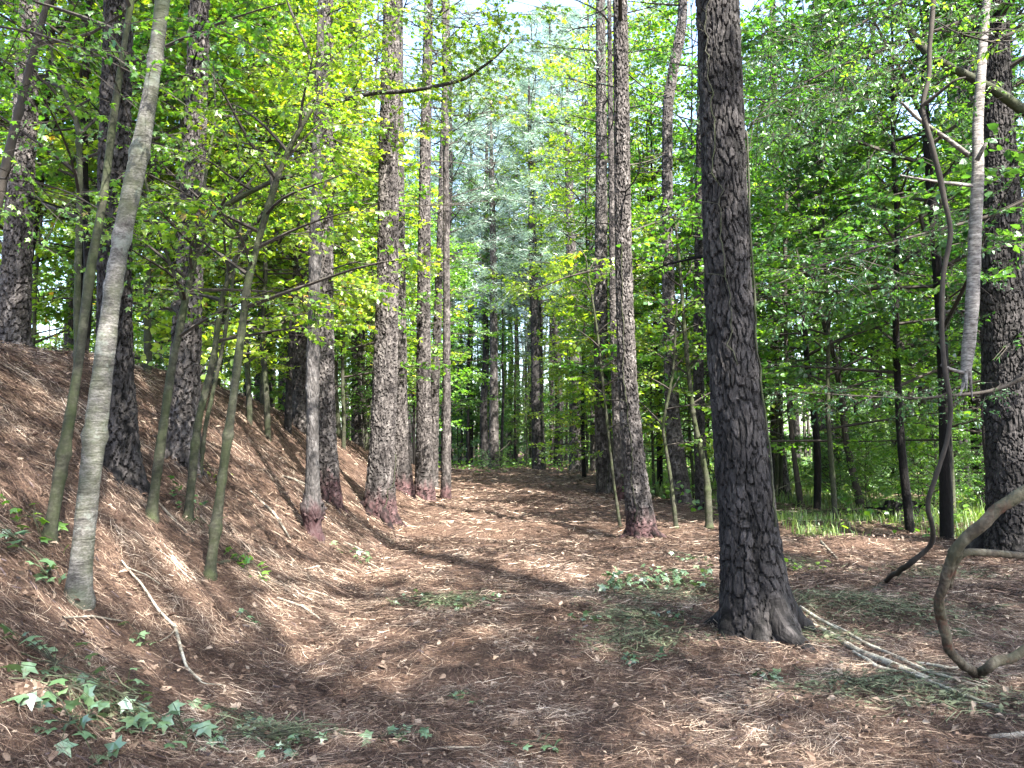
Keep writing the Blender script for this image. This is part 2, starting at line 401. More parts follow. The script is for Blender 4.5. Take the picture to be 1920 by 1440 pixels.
# dry broad leaves, chips
m = M(); n = 17000; x, y = scatter(n, 2.7, 24, rng); s = (.012 + .06 * rng.random(n) ** 2.6) * (1 + y * .015)
for kd, sl_ in (('fold', slice(0, 12500)), ('star', slice(12500, 14000)), ('oval', slice(14000, n))):
    xx, yy, ss = x[sl_], y[sl_], s[sl_]; k = len(xx)
    p = np.stack([xx, yy, HT(xx, yy) + .012 + rng.random(k) * .03], -1)
    put_leaves(m, p, rng.random(k) * 6.28, rng.normal(0, .5, k), rng.normal(0, .7, k), ss, kd, rng.random(k) ** 1.3)
tag(m.build('leaf_litter', [MT['deadleaf']]), 'dry tan broad leaves strewn over the pine needles', 'leaf litter', kind='stuff')
m = M(); n = 9000; x, y = scatter(n, 2.7, 18, rng)
cl = vn(x * 1.3 + 50, y * 1.3, 77) > .46; x, y = x[cl], y[cl]; n = len(x)
strips(m, x, y, rng.random(n) * 6.28, rng.uniform(.015, .06, n), rng.uniform(.005, .016, n), rng.random(n) * .02 + .01, rng.random(n), 1, rng)
tag(m.build('bark_debris', [MT['darkbits']]), 'dark bark chips and rotten scraps among the pine needles', 'bark debris', kind='stuff')

# green cuttings: patches given by where they lie on the ground
def around(spots, per, rng):
    xs, ys = [], []
    for (px, py, rx, ry, dens) in spots:
        c = hit(px, py); k = int(per * dens); a = rng.random(k) * 6.28; r_ = rng.random(k) ** .6 * (0.5 + .9 * rng.random(k) ** 2)
        xs.append(c[0] + np.cos(a) * r_ * rx); ys.append(c[1] + np.sin(a) * r_ * ry)
    return np.concatenate(xs), np.concatenate(ys)
CUT = [(1240, 1120, .8, .7, 1.4), (1200, 1200, .6, .4, 1.0), (1560, 1130, .9, .8, 1.6), (1700, 1150, .9, .9, 1.2), (840, 1135, .55, .35, .8), (1620, 1290, .8, .35, 1.0),
       (1180, 1160, .5, .5, .8), (1800, 1320, .7, .35, .9), (520, 1390, .35, .15, .5), (200, 1330, .4, .25, .4), (1490, 1060, .5, .5, .6), (1760, 1080, 1.0, .8, .9), (1560, 1200, .5, .3, .5)]
x, y = around(CUT, 620, rng); n = len(x); m = M()
strips(m, x, y, rng.random(n) * 6.28, rng.uniform(.05, .17, n), rng.uniform(.002, .0045, n), rng.random(n) ** 1.5 * .085 + .006, rng.random(n), 2, rng)
x, y = around(CUT, 260, rng); n = len(x)
put_leaves(m, np.stack([x, y, HT(x, y) + .02 + rng.random(n) * .04], -1), rng.random(n) * 6.28, rng.normal(0, .4, n), rng.normal(0, .5, n), rng.uniform(.015, .06, n), 'oval', rng.random(n) ** .7)
tag(m.build('green_cuttings', [MT['cutneedle']]), 'grey green wilted clippings and needles strewn in patches', 'cuttings', kind='stuff')

# ------------------------------------------------------------------ leafy spray templates
def spray_template(kind, nleaf, leaf, rng, droop=.15):
    """twig along +X of length 1, leaves to both sides and on short side twigs"""
    L = M(); t = np.linspace(0, 1, 5)
    tw = [np.stack([t, .05 * np.sin(t * 3 + rng.random() * 3), -droop * t ** 2], 1)]
    for s in range(4):
        t0 = rng.uniform(.2, .8); sd = 1 if s % 2 else -1; b = np.array([t0, 0, -droop * t0 ** 2]); ln = rng.uniform(.25, .45)
        tw.append(b + np.stack([t * ln * .8, sd * t * ln * .75, -droop * t * ln * .5], 1))
    pos, yaw = [], []
    for k in range(nleaf):
        P = tw[0] if k < nleaf * .45 else tw[1 + k % 4]; u = rng.uniform(.25, 1) * 4; i_ = min(int(u), 3); p = P[i_] * (1 - u + i_) + P[i_ + 1] * (u - i_)
        dr = P[i_ + 1] - P[i_]; base = math.atan2(dr[1], dr[0]); sd = 1 if k % 2 else -1
        a = base + sd * rng.uniform(.4, 1.25); pt = rng.uniform(.02, .06)
        pos.append(p + np.array([math.cos(a) * pt, math.sin(a) * pt, -.01])); yaw.append(a)
    pos = np.array(pos); yaw = np.array(yaw); n = len(pos)
    put_leaves(L, pos, yaw, rng.normal(.32, .38, n), rng.normal(0, .45, n), leaf * rng.uniform(.45, 1.25, n), kind, rng.random(n))
    W = M()
    for P in tw: W.add(*tube(P, np.linspace(.007, .003, 5), 3), 1)
    return L, W

def join(m):
    V = np.concatenate(m.v); return V, m.f
def make_templates(kind, nleaf, leaf, seed, cnt=5, droop=.15, wood=True):
    rg = np.random.default_rng(seed); T = []
    for _ in range(cnt):
        L, W = spray_template(kind, nleaf, leaf, rg, droop); lv = np.concatenate(L.v); lf = L.f[0][0]
        wv = np.concatenate(W.v); wf = np.concatenate([f for f, _, _ in W.f]); T.append((lv, lf, wv, wf if wood else None))
    return T
def put_sprays(m, T, pos, yaw, pitch, roll, scale, rng, lm=0, wm=1, tshift=0.0):
    which = rng.integers(0, len(T), len(pos)); Rm = rotm(yaw, pitch, roll)
    tree_t = rng.normal(0, .12, len(pos)) + tshift
    for k, (lv, lf, wv, wf) in enumerate(T):
        s = np.where(which == k)[0]
        if len(s) == 0: continue
        for V0, f0, mt in ((lv, lf, lm), (wv, wf, wm)):
            if f0 is None: continue
            V = np.einsum('nij,kj->nki', Rm[s], V0) * scale[s][:, None, None] + pos[s][:, None, :]
            f = (np.arange(len(s))[:, None, None] * len(V0) + f0[None]).reshape(-1, f0.shape[1])
            tint = np.clip(rng.random(len(f)) * .8 + np.repeat(tree_t[s], len(f0)), 0, 1)
            m.add(V.reshape(-1, 3), f, mt, tint)

T_star = make_templates('star', 20, .135, 1)
T_hex = make_templates('hex', 24, .13, 2)
T_low = make_templates('kite', 20, .155, 3, wood=False)
T_oval = make_templates('oval', 30, .13, 4, droop=.35)

def limb_path(p0, az, rise, L, rng, n=7, droop=.1):
    t = np.linspace(0, 1, n); wob = rng.normal(0, .05, 2)
    d = np.array([math.cos(az) * math.cos(rise), math.sin(az) * math.cos(rise), math.sin(rise)]); s = np.array([-math.sin(az), math.cos(az), 0])
    return p0 + L * (t[:, None] * d + (np.sin(t * 5) * wob[0])[:, None] * s + ((t * (1 - t)) * wob[1] * 2 - droop * t ** 2)[:, None] * np.array([0, 0, 1]))

def leafy_crown(m, trunk, h0, reach, nl, per, T, sc_, rng, spread=None, rise=(.1, .7), droop=.12, wm=1, sky_bias=0):
    """limbs from a trunk polyline (relative), sprays on the outer part of each limb"""
    H = trunk[-1, 2]
    pos, yaw, pit, rol, scl = [], [], [], [], []
    for k in range(nl):
        u = (k + rng.random()) / nl; z = h0 + (H - h0) * u ** .9
        p0 = np.array([np.interp(z, trunk[:, 2], trunk[:, 0]), np.interp(z, trunk[:, 2], trunk[:, 1]), z])
        az = k * 2.4 + rng.normal(0, .4) if spread is None else spread[0] + rng.uniform(-1, 1) * spread[1]
        L = reach * (1 - .55 * u) * rng.uniform(.65, 1.15); rs = rng.uniform(*rise) + .35 * u
        P = limb_path(p0, az, rs, L, rng, droop=droop)
        m.add(*tube(P, np.linspace(.012 + L * .006, .004, len(P)), 4), wm)
        for _ in range(per):
            t = rng.uniform(.22, 1.0); i_ = min(int(t * 6), 5); p = P[i_] * (1 - t * 6 + i_) + P[i_ + 1] * (t * 6 - i_)
            pos.append(p + rng.normal(0, .04, 3)); yaw.append(az + rng.choice([-1, 1]) * rng.uniform(.1, 1.2) * (1.1 - t * .5)); pit.append(rng.normal(.05, .22)); rol.append(rng.normal(0, .3)); scl.append(sc_ * rng.uniform(.65, 1.25))
    put_sprays(m, T, np.array(pos), np.array(yaw), np.array(pit), np.array(rol), np.array(scl), rng, 0, wm)

# ------------------------------------------------------------------ bark trunks
def voro(u, v, nu, seed):
    iu = np.floor(u); iv = np.floor(v); F1 = np.full(u.shape, 9.); F2 = np.full(u.shape, 9.); cid = np.zeros(u.shape)
    for du in (-1, 0, 1):
        for dv in (-1, 0, 1):
            cu = np.mod(iu + du, nu); a = hsh(cu, iv + dv, seed); b = hsh(cu, iv + dv, seed + 5)
            d = np.hypot(iu + du + .15 + a * .7 - u, iv + dv + .15 + b * .7 - v); c = hsh(cu, iv + dv, seed + 9)
            new = d < F1; F2 = np.where(new, F1, np.minimum(F2, d)); cid = np.where(new, c, cid); F1 = np.where(new, d, F1)
    return F1, F2, cid

def bark_trunk(m, P, rad, px_size, seed, amp=.016, plate=(.05, .11), flare=0.0, mat=0, ztop_detail=None, lobes=.0):
    """rough plated bark as real relief"""
    L = np.sum(np.linalg.norm(np.diff(P, axis=0), axis=1)); rm = float(np.median(rad[:max(2, len(rad) // 2)]))
    ns = int(np.clip(2 * np.pi * rm / px_size, 10, 190)); nr = int(np.clip(L / (px_size * 1.5), 30, 1100))
    Q = resample(np.concatenate([P, rad[:, None]], 1), nr, .02); P = Q[:, :3]; rad = np.maximum(Q[:, 3], .01)
    T, N, B = frames(P); a = np.arange(ns) / ns * 2 * np.pi
    s = np.linspace(0, L, nr); A, S = np.meshgrid(a, s); nu = max(6, round(2 * np.pi * rm / plate[0]))
    wob = np.sin(A * 3 + vn(S * 2, S * 0 + 3, seed) * 6) * .25 + np.sin(A * 2 + S * 3) * .2
    u = A / (2 * np.pi) * nu; v = S / plate[1] + wob
    u2 = u + .45 * np.sin(v * 1.1 + np.cos(A) * 2) + .5 * (vn(u * 1.5, v * 1.5, seed + 2) - .5); v = v + .7 * (vn(u * 1.7, v * .9, seed + 1) - .5)
    F1, F2, cid = voro(u2, v, nu, seed); e = np.clip((F2 - F1 - .03) / .13, 0, 1) ** .7
    G1, G2, c2 = voro(u2 * 2, v * 1.7 + 31, nu * 2, seed + 40); e2 = np.clip((G2 - G1) / .25, 0, 1)
    fis = vn(A / (2 * np.pi) * nu * 1.0, S * 1.3, seed + 3)
    h = e * (.5 + .7 * cid) + .3 * e2 * (.2 + c2) * e - .3 * (fis > .8) + .35 * (vn(u2 * 9, v * 12, seed + 4) - .5) + .5 * np.clip(.3 - np.abs(np.mod(u2 + .5 * cid, 1) - .5), 0, .3)
    amp = min(amp, rm * .16); rr = rad[:, None] * (1 + flare * np.exp(-(S - .25) / .28) * (1 + lobes * np.cos(A * 5 + seed)) ) + amp * (h - .7) + rad[:, None] * .05 * (vn(A * 1.0 + 7, S * 2.2, seed + 8) - .5) * np.sin(A / 2)
    V = P[:, None, :] + rr[..., None] * (np.cos(A)[..., None] * N[:, None, :] + np.sin(A)[..., None] * B[:, None, :])
    i = np.arange(nr - 1)[:, None]; j = np.arange(ns)[None, :]; k = (j + 1) % ns
    q = np.stack([i * ns + j, i * ns + k, (i + 1) * ns + k, (i + 1) * ns + j], -1).reshape(-1, 4)
    hv = np.clip(h.ravel() * .85, 0, 1); m.add(V.reshape(-1, 3), q, mat, hv[q].mean(1))

def pixel_axis(pts, d=None, htop=None, sink=.25):
    """polyline in the world from photo points at one distance; first point is the foot"""
    if d is None: d = hit(pts[0][0], pts[0][1])[1]
    P = [np.append(pix(p[0], p[1], d), p[2] * d / F / 2) for p in pts]
    P[0][2] = float(HT(P[0][0], P[0][1])) if htop is not False else P[0][2]
    P = np.array(P)
    dr = P[1, :3] - P[0, :3]; dr /= np.linalg.norm(dr)
    foot = P[0].copy(); low = P[0].copy(); low[:3] -= dr * sink
    P = np.vstack([low, P])
    if htop and P[-1, 2] < htop:
        dr = P[-1, :3] - P[-2, :3]; dr /= np.linalg.norm(dr); n = 6; h = htop - P[-1, 2]; p = P[-1].copy(); r0 = p[3]; ext = []
        for k in range(1, n + 1):
            dd = dr * (1 - k / n * .6) + np.array([0, 0, 1]) * (k / n * .6); p = p.copy(); p[:3] += dd / dd[2] * h / n; p[3] = max(.025, r0 * (1 - .8 * k / n)); ext.append(p)
        P = np.vstack([P, ext])
    return foot[:3], P, d

# pine crown meshes (shared)
def tuft(m_, pos, rng, size, wid, nn, mat=0):
    n = len(pos); N = n * nn; pp = np.repeat(pos, nn, 0); a = rng.random(N) * 6.28; el = rng.uniform(-.5, 1.2, N)
    d = np.stack([np.cos(a) * np.cos(el), np.sin(a) * np.cos(el), np.sin(el)], -1); ln = size * rng.uniform(.7, 1.2, N)
    s = np.cross(d, rng.normal(0, 1, (N, 3))); s /= np.linalg.norm(s, axis=1)[:, None] + 1e-9; s *= (wid * .5)
    st = pp + rng.normal(0, size * .25, (N, 3)); en = st + d * ln[:, None] + np.array([0, 0, -.15]) * ln[:, None]
    V = np.stack([st - s, st + s, en], 1); m_.add(V.reshape(-1, 3), np.arange(N * 3).reshape(-1, 3), mat, rng.random(N))

def pine_crown(seed, H0, H, reach, nl, tufts, size, wid, nn=9, dead=14):
    rg = np.random.default_rng(seed); m_ = M(); pos = []
    for k in range(nl):
        u = (k + rg.random()) / nl; z = (H - H0) * u; az = k * 2.4 + rg.normal(0, .4); L = reach * (.55 + .9 * u * (1 - u) * 2 - .5 * u ** 3) * rg.uniform(.7, 1.2)
        P = limb_path(np.array([0, 0, z]), az, rg.uniform(.05, .45) + .4 * u, L, rg, droop=.05); m_.add(*tube(P, np.linspace(.035, .01, len(P)), 4), 1)
        for s_ in range(5):
            t = rg.uniform(.3, .95); b = P[int(t * 6)]; Ps = limb_path(b, az + rg.choice([-1, 1]) * rg.uniform(.4, 1.0), rg.uniform(.1, .5), L * .4 * rg.uniform(.6, 1.2), rg, 5); m_.add(*tube(Ps, np.linspace(.014, .005, 5), 3), 1)
            for _ in range(tufts // 5): pos.append(Ps[rg.integers(1, 5)] + rg.normal(0, .10, 3))
    for k in range(dead):
        z = -rg.uniform(.2, (H - H0) * .9); az = rg.random() * 6.28; P = limb_path(np.array([0, 0, z]), az, rg.uniform(-.1, .5), reach * rg.uniform(.4, .95), rg, droop=-.05); m_.add(*tube(P, np.linspace(.018, .005, len(P)), 3), 1)
        for s_ in range(5):
            b = P[rg.integers(2, 6)]; Ps = limb_path(b, az + rg.choice([-1, 1]) * rg.uniform(.3, 1.0), rg.uniform(-.2, .5), reach * .3, rg, 4, 0); m_.add(*tube(Ps, np.linspace(.009, .004, 4), 3), 1)
    tuft(m_, np.array(pos), rg, size, wid, nn)
    return m_.mesh('pine_crown', [MT['needle_t'], MT['twig']])
PC = [pine_crown(s, 0, h, r, 34, 40, .26, .016, 9) for s, h, r in ((11, 9, 3.0), (12, 10, 3.4), (13, 8, 2.7))]
PC_L = [pine_crown(s, 0, 15, 4.4, 46, 30, .34, .022, 10, 10) for s in (41, 42)]
PC_S = [pine_crown(s, 0, 8, 2.4, 16, 8, .26, .02, 8, 10) for s in (21, 22)]

def pine(name, pts, label, d=None, material='pine', htop=21, crown=None, crown_z=12, res=None, seed=1, amp=.024, group=None, flare=.12, plate=(.05, .11), lobes=.3):
    foot, P, d = pixel_axis(pts, d, htop); root = empty(name, foot, label, 'tree', group)
    P[:, :3] -= foot; m_ = M(); res = res or max(.0085, d / 773 * .9)
    bark_trunk(m_, P[:, :3], P[:, 3], res, seed, amp=amp, plate=plate, flare=flare, lobes=lobes)
    if d < 16:
        rg = np.random.default_rng(seed + 700); r0 = float(P[1, 3])
        for k in range(6):
            a_ = k * 1.05 + rg.normal(0, .2); Lr = r0 * rg.uniform(1.0, 1.9); t_ = np.linspace(0, 1, 7); xx = np.cos(a_ + t_ * .3) * (r0 * .45 + t_ * Lr); yy = np.sin(a_ + t_ * .3) * (r0 * .45 + t_ * Lr)
            zz = HT(foot[0] + xx, foot[1] + yy) - foot[2] + r0 * (1.1 * (1 - t_) ** 2.2) - .012 - .03 * t_; t2_ = np.linspace(0, 1, 40); Pr = np.stack([np.interp(t2_, t_, q_) for q_ in (xx, yy, zz)], 1); Vr, qr = tube(Pr, r0 * (.50 - .42 * t2_) * rg.uniform(.7, 1), 22); nr_ = vn(Vr[:, 0] * 28 + Vr[:, 1] * 20, Vr[:, 2] * 16, 3); Vr = Vr + (nr_[:, None] - .5) * .022 * np.array([math.cos(a_), math.sin(a_), .6]); m_.add(Vr, qr, 0, np.clip(nr_[qr].mean(1) * .9, 0, 1))
    rg = np.random.default_rng(seed + 500)   # broken stubs
    for _ in range(rg.integers(3, 7)):
        z = rg.uniform(2.2, 9); p0 = np.array([np.interp(z, P[:, 2], P[:, 0]), np.interp(z, P[:, 2], P[:, 1]), z]); rr_ = float(np.interp(z, P[:, 2], P[:, 3]))
        Q = limb_path(p0, rg.random() * 6.28, rg.uniform(-.1, .5), rr_ + rg.uniform(.08, .7), rg, 5); m_.add(*tube(Q, np.linspace(.018, .006, 5), 5), 0)
    m_.build('trunk', [MT[material]], root, smooth=None)
    if crown is not None:
        o = bpy.data.objects.new('crown', crown); C.objects.link(o); o.parent = root
        o.location = (float(np.interp(crown_z, P[:, 2], P[:, 0])), float(np.interp(crown_z, P[:, 2], P[:, 1])), crown_z); o.rotation_euler.z = seed * 1.7
    return root, P, d

GP = 'pines lining the path'
PINES = [
 ('pine_tree', [(25, 641, 54), (36, 400, 44), (48, 200, 38), (57, 0, 33)], 'sunlit grey pine on top of the bank at the far left', dict(d=9.6, seed=3)),
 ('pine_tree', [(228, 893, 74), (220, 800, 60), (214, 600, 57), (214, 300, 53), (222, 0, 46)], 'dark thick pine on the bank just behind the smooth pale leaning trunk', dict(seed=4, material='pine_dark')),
 ('pine_tree', [(340, 862, 66), (345, 720, 53), (356, 500, 45), (366, 250, 38), (375, 0, 34)], 'flaky barked pine on the bank behind the fan of green saplings', dict(seed=5)),
 ('pine_tree', [(568, 806, 38), (566, 600, 32), (565, 400, 30), (567, 200, 29), (566, 0, 26)], 'pine with a stripped grey patch of bark at mid height behind the burled maple', dict(d=17.5, seed=6)),
 ('pine_tree', [(616, 938, 44), (612, 800, 32), (609, 600, 30), (610, 300, 28), (612, 0, 24)], 'grey furrowed pine standing right against the burled maple', dict(seed=7, material='pine_red')),
 ('pine_tree', [(672, 845, 26), (671, 700, 22), (670, 400, 21), (668, 0, 18)], 'slim dim pine behind the bank between the burled maple and the thick sunlit pine', dict(d=26, seed=8)),
 ('pine_tree', [(711, 966, 58), (716, 850, 46), (722, 720, 43), (727, 500, 39), (729, 250, 35), (735, 0, 30)], 'thick sunlit pine at the foot of the bank with peeling vines round its base', dict(seed=9, material='pine_red', lobes=.5)),
 ('pine_tree', [(757, 925, 36), (750, 800, 29), (748, 600, 26), (745, 300, 24), (745, 0, 20)], 'pine half hidden close behind the thick sunlit pine', dict(seed=10, material='pine_red')),
 ('pine_tree', [(796, 936, 38), (795, 800, 28), (794, 600, 25), (797, 300, 21), (804, 0, 16)], 'straight reddish footed pine at the left edge of the path, left of the slimmest trunk', dict(seed=11, material='pine_red')),
 ('pine_tree', [(811, 925, 20), (815, 750, 16), (824, 500, 14), (834, 200, 13), (838, 0, 11)], 'thin leaning pine squeezed between two straight ones at the path edge', dict(d=27, seed=12)),
 ('pine_tree', [(836, 935, 20), (838, 800, 15), (837, 500, 13), (836, 250, 11), (832, 0, 9)], 'slimmest straight pine trunk at the left edge of the path', dict(seed=13, material='pine_red', amp=.01)),
 ('pine_tree', [(926, 870, 20), (926, 700, 15), (925, 500, 13), (922, 330, 10)], 'lone pine with bare side branches beyond the end of the path', dict(d=47, seed=14, crown=3, crown_z=9, htop=23)),
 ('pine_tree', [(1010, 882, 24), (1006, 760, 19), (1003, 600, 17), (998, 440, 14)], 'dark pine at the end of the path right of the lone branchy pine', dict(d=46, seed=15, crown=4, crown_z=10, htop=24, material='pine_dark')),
 ('pine_tree', [(1084, 888, 34), (1080, 760, 25), (1076, 600, 22), (1070, 440, 18), (1066, 300, 14)], 'pine with looping bare vines at its foot where the path ends', dict(d=43.5, seed=16, crown=3, crown_z=9.5, htop=23)),
 ('pine_tree', [(1137, 926, 36), (1130, 800, 29), (1126, 600, 25), (1128, 300, 21), (1126, 0, 17)], 'vine clad pine behind the right hand pines at the path edge', dict(seed=17)),
 ('pine_tree', [(1163, 935, 22), (1156, 800, 15), (1150, 600, 13), (1146, 300, 11)], 'thin dark red footed pine stem between two thicker ones right of the path', dict(seed=18, material='pine_red', d=21)),
 ('pine_tree', [(1205, 1010, 56), (1192, 900, 42), (1177, 740, 34), (1169, 500, 30), (1166, 250, 28), (1163, 0, 26)], 'tall pine with a streaked red foot on the right edge of the path', dict(seed=19, material='pine_red', lobes=.5)),
 ('pine_tree', [(1279, 947, 38), (1262, 800, 27), (1256, 650, 24), (1251, 450, 21), (1251, 300, 19), (1252, 190, 19), (1266, 110, 20), (1281, 40, 18), (1280, -30, 16)], 'pine with an S shaped bend high up right of the path', dict(seed=20, crown_z=13)),
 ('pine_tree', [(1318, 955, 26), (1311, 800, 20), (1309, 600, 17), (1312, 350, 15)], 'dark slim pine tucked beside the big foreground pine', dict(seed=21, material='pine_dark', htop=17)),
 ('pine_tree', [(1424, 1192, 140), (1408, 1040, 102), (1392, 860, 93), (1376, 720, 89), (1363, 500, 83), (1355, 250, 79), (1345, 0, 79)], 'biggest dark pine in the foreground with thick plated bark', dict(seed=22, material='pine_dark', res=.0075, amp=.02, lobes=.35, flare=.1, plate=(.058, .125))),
 ('pine_tree', [(1467, 928, 30), (1457, 820, 22), (1455, 650, 20), (1453, 400, 17)], 'pine with a moss green foot in the grass right of the biggest pine', dict(d=23, seed=23, material='pine')),
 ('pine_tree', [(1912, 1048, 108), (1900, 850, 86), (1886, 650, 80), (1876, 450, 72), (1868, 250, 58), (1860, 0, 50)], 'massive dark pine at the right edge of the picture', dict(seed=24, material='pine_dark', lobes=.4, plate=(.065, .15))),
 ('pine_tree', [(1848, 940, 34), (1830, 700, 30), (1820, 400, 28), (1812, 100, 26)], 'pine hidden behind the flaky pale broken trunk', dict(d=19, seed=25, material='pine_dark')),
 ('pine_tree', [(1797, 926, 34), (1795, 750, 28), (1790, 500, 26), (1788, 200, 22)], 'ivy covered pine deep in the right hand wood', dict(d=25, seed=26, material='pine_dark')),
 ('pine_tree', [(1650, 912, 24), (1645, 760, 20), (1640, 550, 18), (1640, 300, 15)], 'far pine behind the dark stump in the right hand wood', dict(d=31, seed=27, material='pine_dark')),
 ('pine_tree', [(492, 760, 22), (494, 600, 20), (498, 300, 18), (500, 0, 15)], 'slender grey pine on the crest between the green saplings and the stripped pine', dict(d=23, seed=28)),
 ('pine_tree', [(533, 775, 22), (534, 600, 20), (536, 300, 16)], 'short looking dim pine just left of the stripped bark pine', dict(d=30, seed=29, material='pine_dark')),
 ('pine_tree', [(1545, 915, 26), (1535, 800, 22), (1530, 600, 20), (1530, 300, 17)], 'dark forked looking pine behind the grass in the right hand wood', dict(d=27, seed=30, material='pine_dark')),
]
pine_objs = []; PC += PC_L
for name, pts, lab, kw in PINES:
    kw = dict(kw); ci = kw.pop('crown', None)
    d_ = kw.get('d') or hit(pts[0][0], pts[0][1])[1]
    crown = PC[ci] if ci is not None else PC_S[kw['seed'] % 2]
    pine_objs.append(pine(name, pts, lab, crown=crown, group=GP, **kw) + (pts,))

# ------------------------------------------------------------------ photographed broadleaf stems
def stem(name, pts, label, d=None, material='sap', htop=None, cat='tree', crown=None, ns=10, seed=1, forks=(), group=None, sink=.2, bumps=0.0):
    foot, P, d = pixel_axis(pts, d, htop, sink); root = empty(name, foot, label, cat, group); P[:, :3] -= foot
    Q = resample(P, 150, .02); m_ = M()
    rg = np.random.default_rng(seed + 90); Q[:, 3] *= 1 + .07 * np.sin(np.linspace(0, 40, 150) + seed) + rg.normal(0, .025, 150)
    zf = np.maximum(Q[:, 2], 0); Q[:, 3] *= 1 + .45 * np.exp(-zf / .05)
    for _ in range(7): zc = rg.uniform(.3, 5); Q[:, 3] *= 1 + rg.uniform(.1, .3) * np.exp(-((zf - zc) / .035) ** 2)
    if bumps:
        s_ = Q[:, 2]; Q[:, 3] *= 1 + bumps * np.exp(-((s_ - .33) / .12) ** 2)
    addtube(m_, Q[:, :3], np.maximum(Q[:, 3], .004), ns)
    for fk in forks:
        Pf = np.array([np.append(pix(a, b, d + dz) - foot, w_ * d / F / 2) for (a, b, w_, dz) in fk]); Qf = resample(Pf, 40, .04); addtube(m_, Qf[:, :3], np.maximum(Qf[:, 3], .003), 7)
    if bumps:
        T_, N_, B_ = frames(Q[:, :3]); rg3 = np.random.default_rng(4)
        for k_ in range(16):
            a_ = rg3.random() * 6.28; z_ = rg3.normal(.34, .07); i_ = int(np.argmin(np.abs(Q[:, 2] - z_))); o_ = (math.cos(a_) * N_[i_] + math.sin(a_) * B_[i_]); c_ = Q[i_, :3]
            Pk = np.stack([c_, c_ + o_ * Q[i_, 3] * .8, c_ + o_ * (Q[i_, 3] + .02)]); m_.add(*tube(Pk, [.05, .045, .015], 8), 0)
    m_.build('trunk', [MT[material]], root, smooth=[0])
    if crown:
        mc = M(); tr = P[1:, :3].copy(); tr = tr[np.argsort(tr[:, 2])]
        leafy_crown(mc, tr, crown['h0'], crown['reach'], crown['nl'], crown['per'], crown['T'], crown.get('sc', .6), rg, crown.get('spread'), crown.get('rise', (.1, .7)), crown.get('droop', .12))
        mc.build('crown', [MT[crown['leaf']], MT['twig']], root)
    return root, P, d

GS = 'saplings on the bank'
cY = dict(h0=2.4, reach=2.2, nl=16, per=7, T=T_star, leaf='leaf_y', sc=.5)
cG = dict(h0=2.0, reach=1.9, nl=14, per=6, T=T_star, leaf='leaf_g', sc=.5)
stem('maple_tree', [(146, 1122, 42), (170, 880, 38), (190, 720, 35), (214, 520, 33), (237, 400, 32), (262, 290, 32), (287, 150, 28), (305, 0, 26)], 'smooth pale grey trunk leaning right, nearest on the bank', material='pale', htop=10, ns=28, seed=2,
     crown=dict(h0=5.0, reach=2.4, nl=12, per=7, T=T_star, leaf='leaf_g', sc=.5))
stem('sapling', [(92, 1008, 24), (118, 860, 20), (145, 700, 17), (170, 500, 16), (195, 370, 15), (215, 200, 13), (240, 40, 11)], 'mossy sapling curving up left of the smooth pale trunk', htop=8, seed=3, group=GS, crown=dict(cG, h0=3.0))
stem('sapling', [(140, 800, 10), (145, 550, 12), (150, 350, 11), (148, 240, 10), (120, 165, 8), (100, 125, 6), (92, 60, 5)], 'thin crooked sapling on the crest between the far left pine and the dark thick pine', seed=4, group=GS, d=8.3, crown=dict(cG, h0=1.6))
stem('sapling', [(-60, 640, 20), (0, 360, 17), (30, 230, 15), (60, 110, 13), (95, -20, 11)], 'dark leaning stem crossing in front of the far left pine', d=6.2, material='twig', htop=7.5, seed=5, group=GS, crown=dict(cG, h0=2.8, nl=12))
stem('sapling', [(283, 972, 20), (300, 845, 17), (320, 700, 15), (350, 550, 13), (378, 430, 12), (432, 378, 11), (520, 335, 9), (562, 327, 6)], 'green sapling whose top bends over to the right in front of the flaky pine', seed=6, group=GS,
     forks=[[(378, 430, 9, 0), (385, 330, 6, .1), (405, 220, 4, .2), (400, 120, 3, .3)], [(345, 570, 7, 0), (300, 440, 5, -.3), (270, 330, 4, -.5)]], crown=dict(cY, h0=1.6, reach=1.4, nl=14))
stem('sapling', [(352, 975, 17), (370, 795, 14), (400, 675, 12), (415, 560, 10), (450, 460, 9), (500, 390, 8), (545, 280, 7), (575, 200, 5)], 'slender forked sapling arching right from the middle of the bank', seed=7, group=GS,
     forks=[[(395, 690, 7, 0), (420, 560, 6, .1), (440, 400, 5, .2), (430, 330, 4, .3)], [(450, 460, 7, 0), (452, 340, 5, .2), (440, 200, 4, .3)]], crown=dict(cY, h0=1.7, reach=1.5, nl=12))
stem('sapling', [(393, 1078, 21), (407, 970, 18), (420, 870, 17), (437, 750, 16), (465, 525, 14), (492, 425, 13), (515, 350, 12), (540, 280, 10), (585, 205, 8)], 'lowest sapling on the slope leaning towards the burled maple', seed=8, group=GS, crown=dict(cY, h0=2.2, reach=1.6, nl=12))
stem('sapling', [(372, 940, 9), (385, 800, 8), (420, 640, 7), (440, 500, 6), (470, 420, 5)], 'thinnest green shoot beside the slender forked sapling', seed=9, d=8.8, group=GS)
